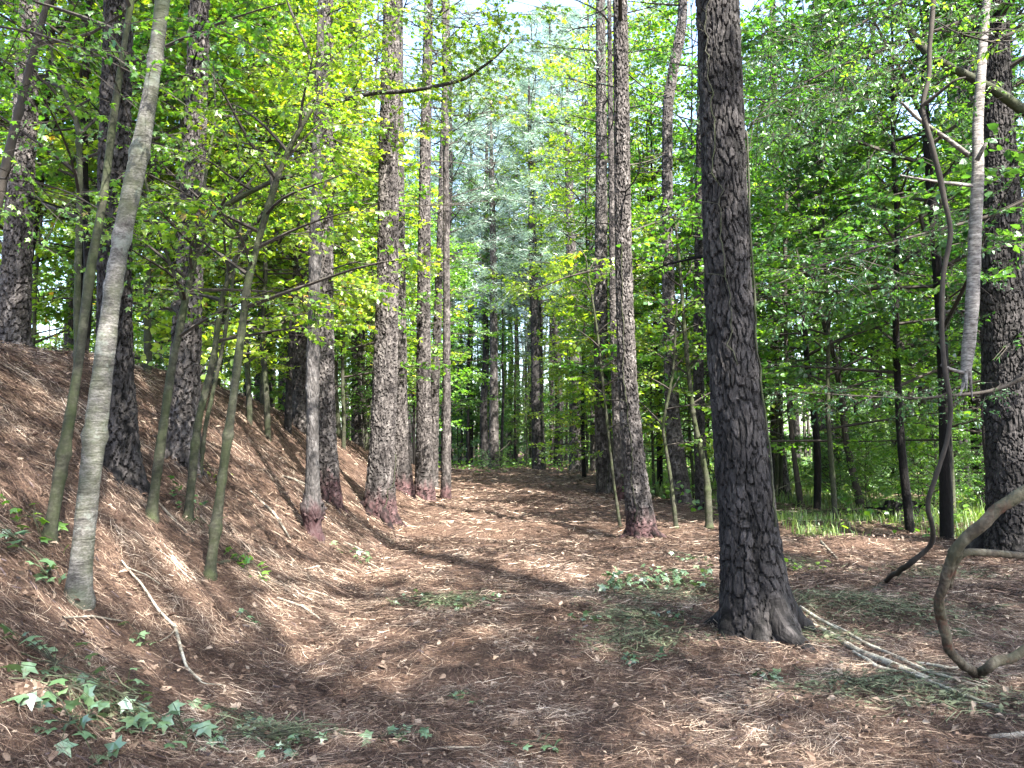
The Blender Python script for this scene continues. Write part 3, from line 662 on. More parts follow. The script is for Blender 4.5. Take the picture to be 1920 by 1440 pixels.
# burled maple with its long leafy limb
root, P, dm = stem('maple_tree', [(586, 1004, 34), (586, 900, 24), (586, 720, 23), (590, 500, 22), (594, 300, 20), (598, 170, 17), (600, 90, 14), (602, 0, 12)], 'maple with a swollen burl at its foot and a long leafy limb over the path', material='maple_red', htop=9, ns=20, seed=10, bumps=.55,
     forks=[[(597, 195, 12, 0), (640, 190, 10, -.1), (700, 173, 9, -.3), (755, 172, 8, -.5), (812, 163, 7, -.7), (870, 150, 6, -.9), (930, 108, 4, -1.1), (965, 70, 2, -1.2)],
            [(597, 150, 11, 0), (615, 120, 8, .2), (650, 90, 6, .4), (700, 60, 4, .6)], [(596, 160, 8, 0), (575, 90, 6, 0), (545, 20, 5, 0), (525, -40, 4, 0)]])
mc = M(); rg = np.random.default_rng(77); pos = []
limb = np.array([pix(a, b, dm + dz) for a, b, dz in ((597, 195, 0), (640, 190, -.1), (700, 173, -.3), (755, 172, -.5), (812, 163, -.7), (870, 150, -.9), (930, 108, -1.1), (965, 70, -1.2))])
lq = resample(limb, 60, .03)
yaw, scl = [], []
for k in range(190):
    t = rg.uniform(.25, 1) * 59; p = lq[int(t)]; off = rg.normal(0, 1, 3) * np.array([.4, .7, .42]); off[2] = abs(off[2]) * 1.0 + .05 - (rg.random() < .2) * .3
    pos.append(p + off); yaw.append(rg.normal(0, .9)); scl.append(rg.uniform(.35, .62))
for k in range(110):
    a, b, dz = rg.uniform(480, 720), rg.uniform(-60, 130), rg.uniform(-1.0, .8); pos.append(pix(a, b, dm + dz)); yaw.append(rg.random() * 6.28); scl.append(rg.uniform(.3, .55))
pos = np.array(pos) - np.array(root.location); k = len(pos)
put_sprays(mc, T_star, pos, np.array(yaw), rg.normal(.1, .25, k), rg.normal(0, .3, k), np.array(scl), rg)
mc.build('crown', [MT['leaf_y'], MT['twig']], root)

GR = 'thin stems in the right hand wood'
stem('sapling', [(1502, 946, 12), (1488, 850, 9), (1475, 720, 8), (1472, 560, 8), (1472, 425, 7), (1480, 250, 5)], 'thin stem just right of the moss footed pine', d=20, material='twig', seed=11, group=GR, crown=dict(cG, T=T_hex, leaf='leaf_d', h0=2.6, sc=.8, reach=2.2))
stem('sapling', [(1616, 952, 16), (1600, 890, 13), (1585, 820, 12), (1578, 745, 11), (1565, 670, 10), (1540, 590, 9), (1520, 450, 7)], 'dark stem leaning left behind the fallen logs in the wood', d=19, material='twig', seed=12, group=GR, crown=dict(cG, T=T_hex, leaf='leaf_d', h0=2.4, sc=.8, reach=2.6, nl=18))
stem('sapling', [(1688, 896, 18), (1698, 830, 14), (1708, 740, 12), (1710, 670, 11), (1705, 600, 9), (1700, 450, 6)], 'dark Y forked stem behind the stump in the wood', d=24, material='twig', seed=13, group=GR, forks=[[(1709, 690, 8, 0), (1690, 645, 7, 0), (1665, 610, 6, 0), (1640, 540, 4, 0)]], crown=dict(cG, T=T_hex, leaf='leaf_t', h0=3, sc=.9, reach=2.6))
stem('sapling', [(1865, 1015, 12), (1857, 920, 10), (1846, 820, 9), (1842, 720, 8), (1850, 600, 6), (1845, 450, 5)], 'thin dark stem rising left of the massive right edge pine', material='twig', seed=14, group=GR, crown=dict(cG, T=T_hex, leaf='leaf_d', h0=2.3, sc=.6, reach=1.8))
stem('sapling', [(1268, 990, 9), (1258, 900, 7), (1242, 800, 6), (1262, 700, 5), (1270, 560, 4)], 'slight twiggy sapling in front of the S bent pine', material='sap', seed=15, group=GR, crown=dict(cG, T=T_hex, leaf='leaf_y', h0=1.4, sc=.6, reach=1.2, nl=12, per=4))
stem('sapling', [(1330, 990, 15), (1326, 900, 12), (1300, 780, 9), (1285, 640, 8), (1275, 500, 6), (1262, 380, 4)], 'mossy stem close left of the big foreground pine', material='sap', seed=16, group=GR, crown=dict(cG, T=T_hex, leaf='leaf_g', h0=2.2, sc=.7, reach=1.8))
stem('sapling', [(1163, 1000, 6), (1150, 900, 5), (1135, 760, 5), (1120, 620, 4), (1098, 480, 3)], 'wispy stem left of the red footed tall pine', material='sap', seed=17, d=14.5, group=GR, crown=dict(cG, T=T_hex, leaf='leaf_y', h0=1.8, sc=.6, reach=1.2, nl=10, per=4))
stem('sapling', [(1735, 918, 18), (1730, 800, 15), (1728, 640, 13), (1725, 400, 10)], 'brownish stem between the Y forked stem and the ivy covered pine', material='twig', seed=18, d=26, group=GR, crown=dict(cG, T=T_hex, leaf='leaf_d', h0=3, sc=.9, reach=2.8, nl=18))

# broken pale trunk hung against the right pine
def pix_tube(name, pts, label, cat, material, ns=10, group=None, seed=0, forks=(), jag=0.05, on_ground=False, lift=0.0):
    """pts: (px, py, width px, distance or None=on the ground)"""
    W = []
    for (a, b, w_, d_) in pts:
        if d_ is None: p = hit(a, b); p[2] += w_ * p[1] / F / 2 * .6 + lift; d_ = p[1]
        else: p = pix(a, b, d_)
        W.append(np.append(p, w_ * d_ / F / 2))
    W = np.array(W); org = W[0, :3].copy(); n = max(30, len(pts) * 13); m_ = M()
    Q = resample(W, n, .014); rg = np.random.default_rng(seed); Q[:, 3] *= 1 + rg.normal(0, jag * .6, n) + .16 * (vn(np.arange(n) * .09, np.full(n, seed), seed) - .5)
    Q[:, :3] += (np.stack([vn(np.arange(n) * .12, np.full(n, 3 + k), seed + k) for k in range(3)], 1) - .5) * Q[:, 3:4] * .7
    for _ in range(n // 26): Q[:, 3] *= 1 + rg.uniform(.04, .10) * np.exp(-((np.arange(n) - rg.uniform(0, n)) / 2.2) ** 2)
    Q[:, :3] -= org; addtube(m_, Q[:, :3], np.maximum(Q[:, 3], .002), ns)
    for fk in forks:
        Wf = []
        for (a, b, w_, d_) in fk:
            if d_ is None: p = hit(a, b); p[2] += w_ * p[1] / F / 2 * .6 + lift; d_ = p[1]
            else: p = pix(a, b, d_)
            Wf.append(np.append(p - org, w_ * d_ / F / 2))
        Qf = resample(np.array(Wf), 24, .04); addtube(m_, Qf[:, :3], np.maximum(Qf[:, 3], .0015), 6)
    o = m_.build(name, [MT[material]], smooth=[0]); o.location = tuple(org); return tag(o, label, cat, group)

pix_tube('broken_trunk', [(1812, 708, 18.7, 7.2), (1818, 650, 23.8, 7.2), (1824, 540, 22.1, 7.2), (1828, 420, 21.2, 7.3), (1832, 320, 20.4, 7.4), (1840, 180, 18.7, 7.5), (1850, 0, 15.3, 7.7), (1858, -160, 11.9, 7.9), (1875, -700, 7.6, 8.6)], 'pale flaky broken trunk hanging in front of the massive right pine', 'dead tree', 'birch', 18, seed=5, jag=.05,
         forks=[[(1815, 290, 11, 7.35), (1770, 256, 9, 7.3), (1720, 222, 8, 7.2), (1690, 192, 5, 7.1)], [(1822, 348, 8, 7.3), (1770, 342, 6, 7.2), (1720, 335, 5, 7.1), (1686, 328, 3, 7.0)], [(1832, 300, 10, 7.3), (1845, 275, 8, 7.2), (1850, 268, 5, 7.2)],
                [(1812, 700, 8, 7.2), (1790, 695, 7, 7.1), (1765, 685, 6, 7.0)], [(1812, 695, 12, 7.2), (1806, 722, 8, 7.15), (1800, 742, 2, 7.1)], [(1817, 690, 10, 7.2), (1820, 720, 6, 7.2), (1824, 752, 1, 7.2)], [(1809, 690, 10, 7.2), (1812, 715, 6, 7.1), (1813, 735, 1, 7.1)]])
pix_tube('fallen_limb', [(1700, 40, 8, 8.0), (1715, 75, 14, 8.0), (1750, 110, 15, 7.9), (1825, 146, 16, 7.9), (1870, 175, 18, 7.9), (1920, 208, 20, 7.9), (2000, 262, 22, 7.9), (2150, 380, 24, 7.9)], 'thick pale limb crossing high in front of the massive right pine', 'branch', 'sap', 10, seed=6)
pix_tube('hanging_vine', [(1760, -300, 9.4, 6.2), (1752, 0, 9.4, 6.2), (1742, 65, 9.4, 6.2), (1745, 155, 8.6, 6.2), (1724, 200, 9.4, 6.2), (1746, 262, 10.1, 6.2), (1762, 325, 10.1, 6.2), (1772, 385, 9.4, 6.2), (1786, 440, 10.1, 6.2), (1770, 500, 9.4, 6.2), (1767, 615, 8.6, 6.2), (1772, 700, 8.6, 6.2), (1786, 760, 8.6, 6.25), (1780, 820, 8.6, 6.3), (1750, 905, 8.6, 6.4), (1732, 952, 8.6, 6.5), (1752, 990, 8.6, 6.6), (1752, 1022, 9.4, 6.8), (1700, 1062, 9.4, 7.0), (1660, 1092, 9.4, None), (1630, 1118, 7.8, None)],
         'dark snaking vine hanging from above and curling onto the ground', 'vine', 'twig', 9, seed=7, forks=[[(1726, 200, 8, 6.2), (1760, 175, 7, 6.1), (1790, 150, 5, 6.0), (1810, 145, 3, 6.0)]])
pix_tube('bent_branch', [(2010, 860, 20.1, 4.3), (1960, 893, 21.5, 4.35), (1920, 920, 22.2, 4.4), (1875, 955, 22.2, 4.4), (1835, 985, 21.5, 4.45), (1800, 1022, 20.8, 4.5), (1780, 1065, 19.5, 4.6), (1760, 1110, 18.1, 4.7), (1762, 1155, 18.1, 4.8), (1775, 1205, 16.8, 4.85), (1798, 1240, 15.4, 4.9), (1832, 1268, 16.2, None), (1856, 1248, 17.5, 5.05), (1900, 1230, 17.5, 5.1), (1940, 1205, 16.2, 5.15), (2000, 1180, 14.8, 5.2)],
         'thick reddish branch bent in a hook, nearest at the right edge', 'branch', 'redwood', 14, seed=8, jag=.03, forks=[[(1778, 1100, 14, 4.66), (1786, 1062, 16, 4.6), (1800, 1034, 15, 4.5), (1850, 1036, 14, 4.6), (1920, 1042, 13, 4.7), (1990, 1046, 11, 4.8)]])
pix_tube('dead_branch', [(1495, 1155, 7.4, None), (1545, 1186, 10.2, None), (1610, 1225, 13.0, None), (1680, 1255, 13.9, None), (1750, 1280, 12.1, None), (1838, 1304, 7.4, None)], 'long bleached splintered branch lying from the foot of the biggest pine', 'branch', 'splinter', 8, seed=9,
         forks=[[(1700, 1262, 9.3, None), (1760, 1290, 11.2, None), (1830, 1315, 11.2, None), (1888, 1342, 5.6, None)], [(1690, 1250, 6.5, None), (1750, 1262, 5.6, None), (1810, 1266, 2.8, None)], [(1545, 1186, 5.6, None), (1520, 1160, 4.7, None), (1500, 1140, 3.7, None), (1560, 1135, 2.8, None)], [(1560, 1190, 5.6, None), (1600, 1205, 5.6, None), (1650, 1215, 3.7, None)], [(1770, 1290, 7.4, None), (1800, 1296, 5.6, None), (1850, 1300, 2.8, None)]])
pix_tube('fallen_log', [(1735, 1196, 9, None), (1770, 1190, 12, None), (1800, 1190, 12, None), (1826, 1196, 10, None)], 'short pale barked stick lying left of the bent reddish branch', 'stick', 'sap', 8, seed=10)
pix_tube('fallen_log', [(1855, 1384, 9, None), (1890, 1382, 11, None), (1930, 1380, 11, None)], 'bleached stick poking in at the bottom right corner', 'stick', 'deadwood', 8, seed=11)
pix_tube('fallen_stick', [(1790, 1160, 5, None), (1850, 1146, 8, None), (1905, 1136, 8, None), (1960, 1130, 7, None)], 'mossy stick lying behind the bent reddish branch', 'stick', 'sap', 7, seed=12)
pix_tube('dead_branch', [(228, 1058, 2.9, None), (262, 1100, 4.3, None), (300, 1155, 5.0, None), (330, 1186, 5.8, None), (338, 1228, 5.8, None), (350, 1260, 5.0, None), (376, 1284, 3.6, None)], 'crooked grey branch lying down the slope right of the smooth pale trunk', 'branch', 'splinter', 7, seed=13, lift=.025,
         forks=[[(240, 1072, 2.9, None), (275, 1085, 2.2, None), (300, 1102, 1.4, None)], [(350, 1262, 2.9, None), (380, 1290, 2.2, None), (420, 1292, 1.4, None)], [(330, 1186, 2.9, None), (318, 1200, 2.2, None), (300, 1210, 1.4, None)]])
pix_tube('fallen_stick', [(400, 1060, 8, None), (430, 1054, 8, None), (452, 1046, 7, None), (468, 1034, 5, None)], 'short mossy stick among green leaves beside the lowest sapling', 'stick', 'sap', 7, seed=14)
for k_, pp_ in enumerate(([(1560, 1178), (1640, 1225), (1700, 1246)], [(1640, 1222), (1740, 1270), (1840, 1296)], [(1700, 1268), (1790, 1308), (1880, 1338)], [(1500, 1146), (1530, 1166), (1590, 1198)], [(1720, 1252), (1770, 1262), (1815, 1262)], [(1600, 1232), (1650, 1262), (1690, 1268)])):
    pix_tube('split_branch', [(a_, b_, w_, None) for (a_, b_), w_ in zip(pp_, (5, 7, 3))], ['first', 'second', 'third', 'fourth', 'fifth', 'sixth'][k_] + ' splinter along the long bleached branch, ' + ['upper middle', 'lower middle', 'lowest end', 'topmost by the trunk', 'right hand tip above', 'underside middle'][k_], 'branch', 'splinter', 6, 'bleached splinters', 400 + k_, lift=.03)
STK = [((800, 1412), (900, 1408), 'straight brown stick flat at the bottom centre'), ((520, 1125), (600, 1165), 'brown stick lying at the foot of the bank below the lowest sapling'), ((470, 925), (545, 1015), 'long thin stick sliding down the sunlit bank'), ((530, 895), (575, 912), 'pinkish grey stick left of the burled maple'),
       ((325, 980), (362, 1020), 'dark rotten stick under the slender forked sapling'), ((130, 790), (160, 780), 'dark stick leaning on the bank left of the smooth pale trunk'), ((645, 1020), (690, 1045), 'short stick lying below the burled maple at the path edge'), ((948, 1125), (1000, 1128), 'small dark twig lying across the middle of the path'),
       ((120, 1165), (230, 1170), 'thin twig lying below the smooth pale trunk'), ((1520, 1000), (1570, 1050), 'fine grey twig in front of the grass right of the biggest pine'), ((270, 920), (350, 1000), 'thin root showing between the saplings on the bank')]
for k, ((x0, y0), (x1, y1), lab) in enumerate(STK):
    rg = np.random.default_rng(200 + k); mid = ((x0 + x1) / 2 + rg.normal(0, 4), (y0 + y1) / 2 + rg.normal(0, 4)); pix_tube('fallen_stick', [(x0, y0, 4, None), (*mid, 5, None), (x1, y1, 3, None)], lab, 'stick', 'twig' if k in (4, 5, 7) else 'deadwood', 6, 'sticks on the ground', 300 + k, lift=.015)

# long dark leafy limbs reaching in from the right
def leafy_limb(name, pts, label, leaf, T, n, sc_, seed, spread=.5, drop=.4, width0=9):
    W = np.array([pix(a, b, d_) for a, b, d_ in pts]); Q = resample(W, 50, .04); org = Q[0].copy(); root = empty(name, org, label, 'branch', 'leafy limbs overhead'); m_ = M()
    Q = Q - org; addtube(m_, Q, np.linspace(width0 * pts[0][2] / F / 2, .004, 50), 6); m_.build('limb', [MT['twig']], root, smooth=[0])
    rg = np.random.default_rng(seed); mc = M(); k = n; t = rg.uniform(.08, 1, k); b = Q[(t * 49).astype(int)]
    off = rg.normal(0, spread, (k, 3)); off[:, 2] = -np.abs(rg.normal(0, drop, k)) + .12
    d = Q[-1] - Q[0]; az = math.atan2(d[1], d[0])
    for q_ in range(0, k, 3): mc.add(*tube(np.stack([b[q_], b[q_] + off[q_] * .5 + [0, 0, .05], b[q_] + off[q_]]), [.005, .004, .003], 3), 1)
    put_sprays(mc, T, b + off, az + rg.normal(0, .9, k), rg.normal(.25, .35, k), rg.normal(0, .4, k), sc_ * rg.uniform(.6, 1.2, k), rg)
    mc.build('foliage', [MT[leaf], MT['twig']], root)
leafy_limb('leafy_limb', [(1990, 340, 9.5), (1860, 405, 9.4), (1770, 428, 9.2), (1650, 460, 9.0), (1540, 497, 8.8), (1440, 540, 8.6)], 'long dark limb sloping down left from the massive right pine', 'leaf_d', T_oval, 110, .42, 1)
leafy_limb('leafy_limb', [(1860, 20, 8), (1650, 95, 8), (1545, 135, 7.9), (1450, 190, 7.8), (1400, 240, 7.7)], 'upper dark limb with drooping leaves right of the biggest pine', 'leaf_d', T_oval, 200, .42, 2, drop=.55)
leafy_limb('leafy_limb', [(1800, -60, 9.5), (1640, 30, 9.5), (1530, 90, 9.5), (1440, 60, 9.5), (1410, 10, 9.5)], 'topmost dark leafy limb hanging in beside the top of the biggest pine', 'leaf_d', T_oval, 170, .42, 3, drop=.5)
leafy_limb('leafy_limb', [(1960, 690, 9), (1860, 735, 9), (1720, 748, 9), (1600, 742, 9), (1500, 735, 9)], 'low feathery limb spreading left across the right hand wood', 'leaf_d', T_oval, 60, .36, 4, drop=.12, spread=.3)
leafy_limb('leafy_limb', [(-60, 40, 5.2), (60, 60, 5.2), (150, 90, 5.1), (240, 100, 5.0)], 'dark lobed leaves on a limb reaching in at the top left corner', 'leaf_g', T_star, 45, .42, 5, drop=.35, width0=6)
leafy_limb('leafy_limb', [(-40, 330, 5.6), (60, 340, 5.6), (130, 360, 5.6), (200, 400, 5.5)], 'lobed leaves on a twig in front of the far left pine', 'leaf_g', T_star, 26, .36, 6, drop=.2, width0=5)
leafy_limb('leafy_limb', [(1120, 505, 11), (1060, 520, 11), (1000, 545, 11), (960, 560, 11)], 'thin leafy limb reaching over the path from the right', 'leaf_y', T_star, 26, .4, 7, drop=.15, spread=.2, width0=5)
leafy_limb('leafy_limb', [(1900, 60, 6.5), (1860, 80, 6.5), (1790, 60, 6.5), (1740, 30, 6.5)], 'leafy twig at the top right corner by the pale broken trunk', 'leaf_g', T_oval, 40, .4, 8, drop=.3, width0=5)

# ------------------------------------------------------------------ shared background tree kinds
def leafy_tree_meshes(seed, H, h0, reach, nl, per, T, leaf, sc_, rad, rise=(.05, .6)):
    rg = np.random.default_rng(seed); n = 9; t = np.linspace(0, 1, n); P = np.stack([np.cumsum(rg.normal(0, .10, n)) * .8, np.cumsum(rg.normal(0, .10, n)) * .8, t * H], 1); P[0, :2] = 0
    mt = M(); Pq = resample(np.vstack([[0, 0, -.4], P]), 26, .05); addtube(mt, Pq, np.linspace(rad, .015, 26), 7)
    mc = M(); leafy_crown(mc, P, h0, reach, nl, per, T, sc_, rg, rise=rise)
    return mt.mesh('trunk', [MT['sap' if rad < .09 else 'pine']], smooth=[0]), mc.mesh('crown', [MT[leaf], MT['twig']])
KINDS = {
 'y': [leafy_tree_meshes(31, 8.0, 1.2, 2.9, 34, 11, T_hex, 'leaf_y', .75, .06), leafy_tree_meshes(32, 10.5, 2.0, 3.3, 38, 11, T_hex, 'leaf_y', .8, .075)],
 'g': [leafy_tree_meshes(33, 9.0, 1.6, 3.0, 36, 11, T_hex, 'leaf_g', .75, .065), leafy_tree_meshes(34, 12, 3.0, 3.5, 40, 12, T_hex, 'leaf_g', .8, .09)],
 'd': [leafy_tree_meshes(35, 10, 2.2, 3.4, 40, 12, T_hex, 'leaf_d', .75, .075), leafy_tree_meshes(36, 13, 3.0, 3.8, 44, 12, T_hex, 'leaf_d', .8, .1)],
 'h': [leafy_tree_meshes(43, 17, 6.5, 3.8, 40, 12, T_hex, 'leaf_y', .85, .10), leafy_tree_meshes(44, 16, 5.5, 3.4, 36, 11, T_hex, 'leaf_g', .85, .09)],
 't': [leafy_tree_meshes(37, 7.0, .4, 2.6, 34, 11, T_low, 'leaf_t', .85, .05), leafy_tree_meshes(38, 13, 1.5, 3.6, 46, 12, T_low, 'leaf_g', 1.0, .09)],
 's': [leafy_tree_meshes(39, 2.6, .2, 1.3, 22, 7, T_hex, 'leaf_t', .5, .02, (.2, .9)), leafy_tree_meshes(40, 3.6, .3, 1.7, 24, 8, T_hex, 'leaf_g', .55, .025, (.2, .9))],
}
def pine_trunk_mesh(seed, H, rad):
    rg = np.random.default_rng(seed); n = 9; P = np.stack([np.cumsum(rg.normal(0, .09, n)), np.cumsum(rg.normal(0, .09, n)), np.linspace(0, H, n)], 1); P[0, :2] = 0
    P = np.vstack([[0, 0, -.4], P]); rr = np.concatenate([[rad * 1.15], np.linspace(rad, .03, n)]); m_ = M()
    bark_trunk(m_, P, rr, .05, seed, amp=.018, plate=(.07, .2)); return m_.mesh('trunk', [MT['pine' if seed % 2 else 'pine_dark']]), P
PT = [pine_trunk_mesh(s, 22, r_) for s, r_ in ((51, .15), (52, .18), (53, .12), (54, .2))]

BGT = []
def place_tree(kind, x, y, rz, s, label, group, name):
    root = empty(name, (x, y, float(HT(x, y)) - .02), label, 'tree' if kind != 's' else 'shrub', group); root.rotation_euler.z = rz; root.scale = (s, s, s)
    if kind == 'p':
        k = int(abs(x * 13 + y * 7)) % 4; t, P = PT[k]; c = PC[k % 3] if y > 48 else PC_S[k % 2]; z = 11.5
        loc = (float(np.interp(z, P[:, 2], P[:, 0])), float(np.interp(z, P[:, 2], P[:, 1])), z)
    else:
        t, c = KINDS[kind][int(abs(x * 17 + y * 5)) % 2]; loc = (0, 0, 0)
    a = bpy.data.objects.new('trunk', t); b = bpy.data.objects.new('crown', c)
    for o in (a, b): C.objects.link(o); o.parent = root
    b.location = loc; BGT.append((root, x / y)); return root

LAB = {'h': 'tall high crowned maple', 'y': 'yellow green maple', 'g': 'fresh green broadleaf tree', 'd': 'deep green broadleaf tree', 't': 'dense understorey tree', 'p': 'slender pine', 's': 'low leafy shrub'}
def zone(x, y):
    px, _ = project(x, y, 1.5)
    dist = 'far off' if y > 40 else ('further back' if y > 24 else 'closer')
    if px < 160: z_ = 'behind the far left pine'
    elif px < 320: z_ = 'behind the pale leaning trunk'
    elif px < 540: z_ = 'beyond the bank saplings'
    elif px < 700: z_ = 'behind the burled maple'
    elif px < 860: z_ = 'behind the left path pines'
    elif px < 1110: z_ = 'beyond the end of the path'
    elif px < 1240: z_ = 'behind the red footed pine'
    elif px < 1400: z_ = 'left of the biggest pine'
    elif px < 1600: z_ = 'just right of the biggest pine'
    elif px < 1760: z_ = 'behind the dark stump on the right'
    else: z_ = 'behind the right edge pine'
    return z_, dist
rg = random.Random(5)
placed = []
def ok(x, y, r_):
    if y < 47 and np.interp(y, TOE_Y, TOE_X) - .6 < x < 2.6 + y * .03: return False
    for z_ in (3, 6, 9):
        sx_, sy_ = x - SUN[0] / SUN[2] * z_, y - SUN[1] / SUN[2] * z_
        if 13 < sy_ < 48 and -5.5 < sx_ < 2.6: return False
    return all((x - a) ** 2 + (y - b) ** 2 > r_ * r_ for a, b in placed)
def fill(kinds, n, xr, yr, r_, s=(.85, 1.2)):
    c_ = 0; tries = 0
    while c_ < n and tries < n * 40:
        tries += 1; y = rg.uniform(*yr); px = rg.uniform(*xr); x = (px - 960) / F * y
        if not ok(x, y, r_): continue
        placed.append((x, y)); k = rg.choice(kinds); z_, dist = zone(x, y)
        nm = {'p': 'pine_tree', 's': 'shrub'}.get(k, 'broadleaf_tree')
        place_tree(k, x, y, rg.uniform(0, 6.28), rg.uniform(*s), f'{LAB[k]} {dist} {z_}', f'{LAB[k]}s of the wood', nm); c_ += 1
# left beyond the crest
fill('yyg', 13, (-100, 700), (11.5, 22), 2.3); fill('yygt', 18, (-50, 780), (22, 42), 3.0); fill('ppt', 16, (-50, 800), (20, 55), 2.0); fill('gtp', 14, (0, 850), (45, 75), 3.0)
# right
fill('ddg', 8, (1430, 1990), (12, 19), 2.6); fill('dgg', 11, (1220, 1980), (19, 32), 3.0); fill('ptt', 22, (1150, 1950), (24, 60), 2.0); fill('gtd', 14, (1150, 1950), (40, 75), 3.0)
fill('p', 22, (0, 850), (15, 46), 1.0, (.38, .6)); fill('p', 24, (1200, 1930), (17, 48), 1.0, (.38, .6))
# beyond the path end
fill('tsg', 12, (830, 1130), (53, 64), 2.0, (.6, .9)); fill('pp', 11, (820, 1160), (54, 80), 2.0); fill('tt', 8, (820, 1160), (66, 85), 3.0)
fill('s', 14, (1150, 1900), (17, 34), 1.2, (.5, 1.0)); fill('s', 16, (1440, 1920), (16, 27), .9, (.35, .7)); fill('s', 8, (0, 700), (14, 26), 1.2, (.6, 1.0)); fill('t', 7, (830, 1140), (54, 64), 1.6, (.5, .8))

# explicit leafy trees flanking the path
for (k, px_, d_, s_, rz_) in (('y', 1225, 24, .9, .3), ('y', 1300, 23, 1.05, 2.0), ('y', 1265, 30, 1.2, 4.1), ('y', 1120, 33, .95, 2.6), ('y', 1130, 38, 1.0, .6), ('g', 1380, 21, 1.0, .6), ('h', 1235, 27, 1.0, .3), ('h', 1320, 24, 1.0, 1.9), ('h', 1095, 36, 1.15, 3.0), ('h', 1185, 31, 1.1, 4.4), ('h', 1020, 47.5, 1.25, .8), ('h', 880, 49, 1.2, 1.8), ('y', 985, 52, .7, 1.0), ('y', 1045, 54, .8, 2.0), ('y', 900, 55, .7, 3.0), ('y', 400, 16, 1.1, .7), ('y', 590, 17.5, 1.0, 3.7), ('g', 40, 13, 1.0, .7), ('y', 690, 28, 1.1, .2), ('y', 240, 18, 1.2, 5.5), ('y', 1150, 30, 1.0, 1.0), ('g', 1235, 26, 1.05, 4.0), ('y', 1100, 40, 1.0, 2.2), ('g', 1180, 36, 1.1, 5.0), ('g', 1145, 47, 1.1, .5), ('t', 860, 54, 1.0, .5), ('g', 830, 40, 1.0, 1.5),
                             ('y', 330, 11.0, .85, 1.0), ('y', 470, 13.5, .9, 2.0), ('g', 150, 10.5, .8, 3.0), ('y', 640, 22, 1.0, 4.0), ('g', 745, 33, 1.05, 5.0), ('g', 1450, 22, 1.0, 1.1), ('g', 1560, 15, .9, 3.3), ('d', 1700, 14, .85, .2), ('g', 1850, 17, .9, .9)):
    x = (px_ - 960) / F * d_; placed.append((x, d_)); z_, dist = zone(x, d_); place_tree(k, x, d_, rz_, s_, f'{LAB[k]} {dist} {z_}', f'{LAB[k]}s of the wood', 'broadleaf_tree')
for i_, (px_, d_, s_) in enumerate(((840, 56, 1.05), (880, 68, 1.1), (905, 60, .9), (955, 64, 1.1), (985, 74, 1.0), (1035, 58, 1.0), (1060, 70, 1.1), (1110, 60, 1.05), (1150, 72, 1.1), (770, 62, 1.0), (1210, 64, 1.0), (700, 58, 1.0), (930, 80, 1.2), (1010, 84, 1.2), (880, 54, 1.3), (1112, 44.5, 1.3), (965, 62, 1.5), (1045, 53, 1.45), (1000, 58, 1.55), (838, 45, 1.25), (1085, 60, 1.6), (910, 50, 1.3), (1050, 62, 1.5), (835, 52, 1.3), (1160, 55, 1.35), (915, 70, 1.6))):
    x = (px_ - 960) / F * d_; z_, dist = zone(x, d_); root = place_tree('p', x, d_, i_ * 1.3, s_, f'full pine {dist} {z_}', 'full crowned pines of the wood', 'pine_tree')
    c_ = [o for o in root.children if o.name.startswith('crown')][0]; c_.data = PC_L[i_ % 2]; c_.location.z = 7.5
for i_ in range(16):
    px_ = 850 + i_ * 19 + rg.uniform(-7, 7); d_ = rg.uniform(48, 66); x = (px_ - 960) / F * d_; z_, dist = zone(x, d_); root = place_tree('p', x, d_, i_ * 2.1, .62, f'thin bare pole pine {dist} {z_}', 'pole pines beyond the path end', 'pine_tree')
    c_ = [o for o in root.children if o.name.startswith('crown')][0]; c_.data = PC_S[i_ % 2]; c_.location.z = 12
from collections import defaultdict
gl = defaultdict(list)
for root, q_ in BGT: gl[root['label']].append((q_, root))
WORD = ['first', 'second', 'third', 'fourth', 'fifth', 'sixth', 'seventh', 'eighth', 'ninth', 'tenth', 'eleventh', 'twelfth', 'thirteenth', 'fourteenth', 'fifteenth', 'sixteenth', 'seventeenth', 'eighteenth', 'nineteenth', 'twentieth'] + ['twenty %s' % q_ for q_ in ('first', 'second', 'third', 'fourth', 'fifth', 'sixth', 'seventh', 'eighth', 'ninth')]
for lab, lst in gl.items():
    lst.sort(key=lambda t: t[0])
    if len(lst) > 1:
        for i_, (_, root) in enumerate(lst): root['label'] = (WORD[i_] if i_ < 29 else 'last') + ' from the left, ' + lab

# far woods as one mass
m = M(); rgn = np.random.default_rng(9); n = 3600; az = rgn.uniform(-.85, .85, n); d = rgn.uniform(86, 150, n); x = d * np.sin(az); y = d * np.cos(az); zt = 7 + 7 * vn(az * 14, az * 0 + 2, 4)
z = rgn.random(n) ** .8 * zt; put_sprays(m, T_low, np.stack([x, y, z], -1), rgn.random(n) * 6.28, rgn.normal(0, .4, n), rgn.normal(0, .5, n), rgn.uniform(1.8, 3.4, n), rgn)
for _ in range(230):
    a = rgn.uniform(-.8, .8); dd = rgn.uniform(80, 130); xx, yy = dd * math.sin(a), dd * math.cos(a); h = rgn.uniform(12, 20)
    m.add(*tube(np.array([[xx, yy, -1], [xx + rgn.normal(0, .4), yy, h / 2], [xx + rgn.normal(0, .8), yy, h]]), [.2, .15, .05], 6), 1)
tag(m.build('far_woods', [MT['leaf_g'], MT['twig']]), 'far off wood closing the view behind all the trees', 'woods', kind='stuff')

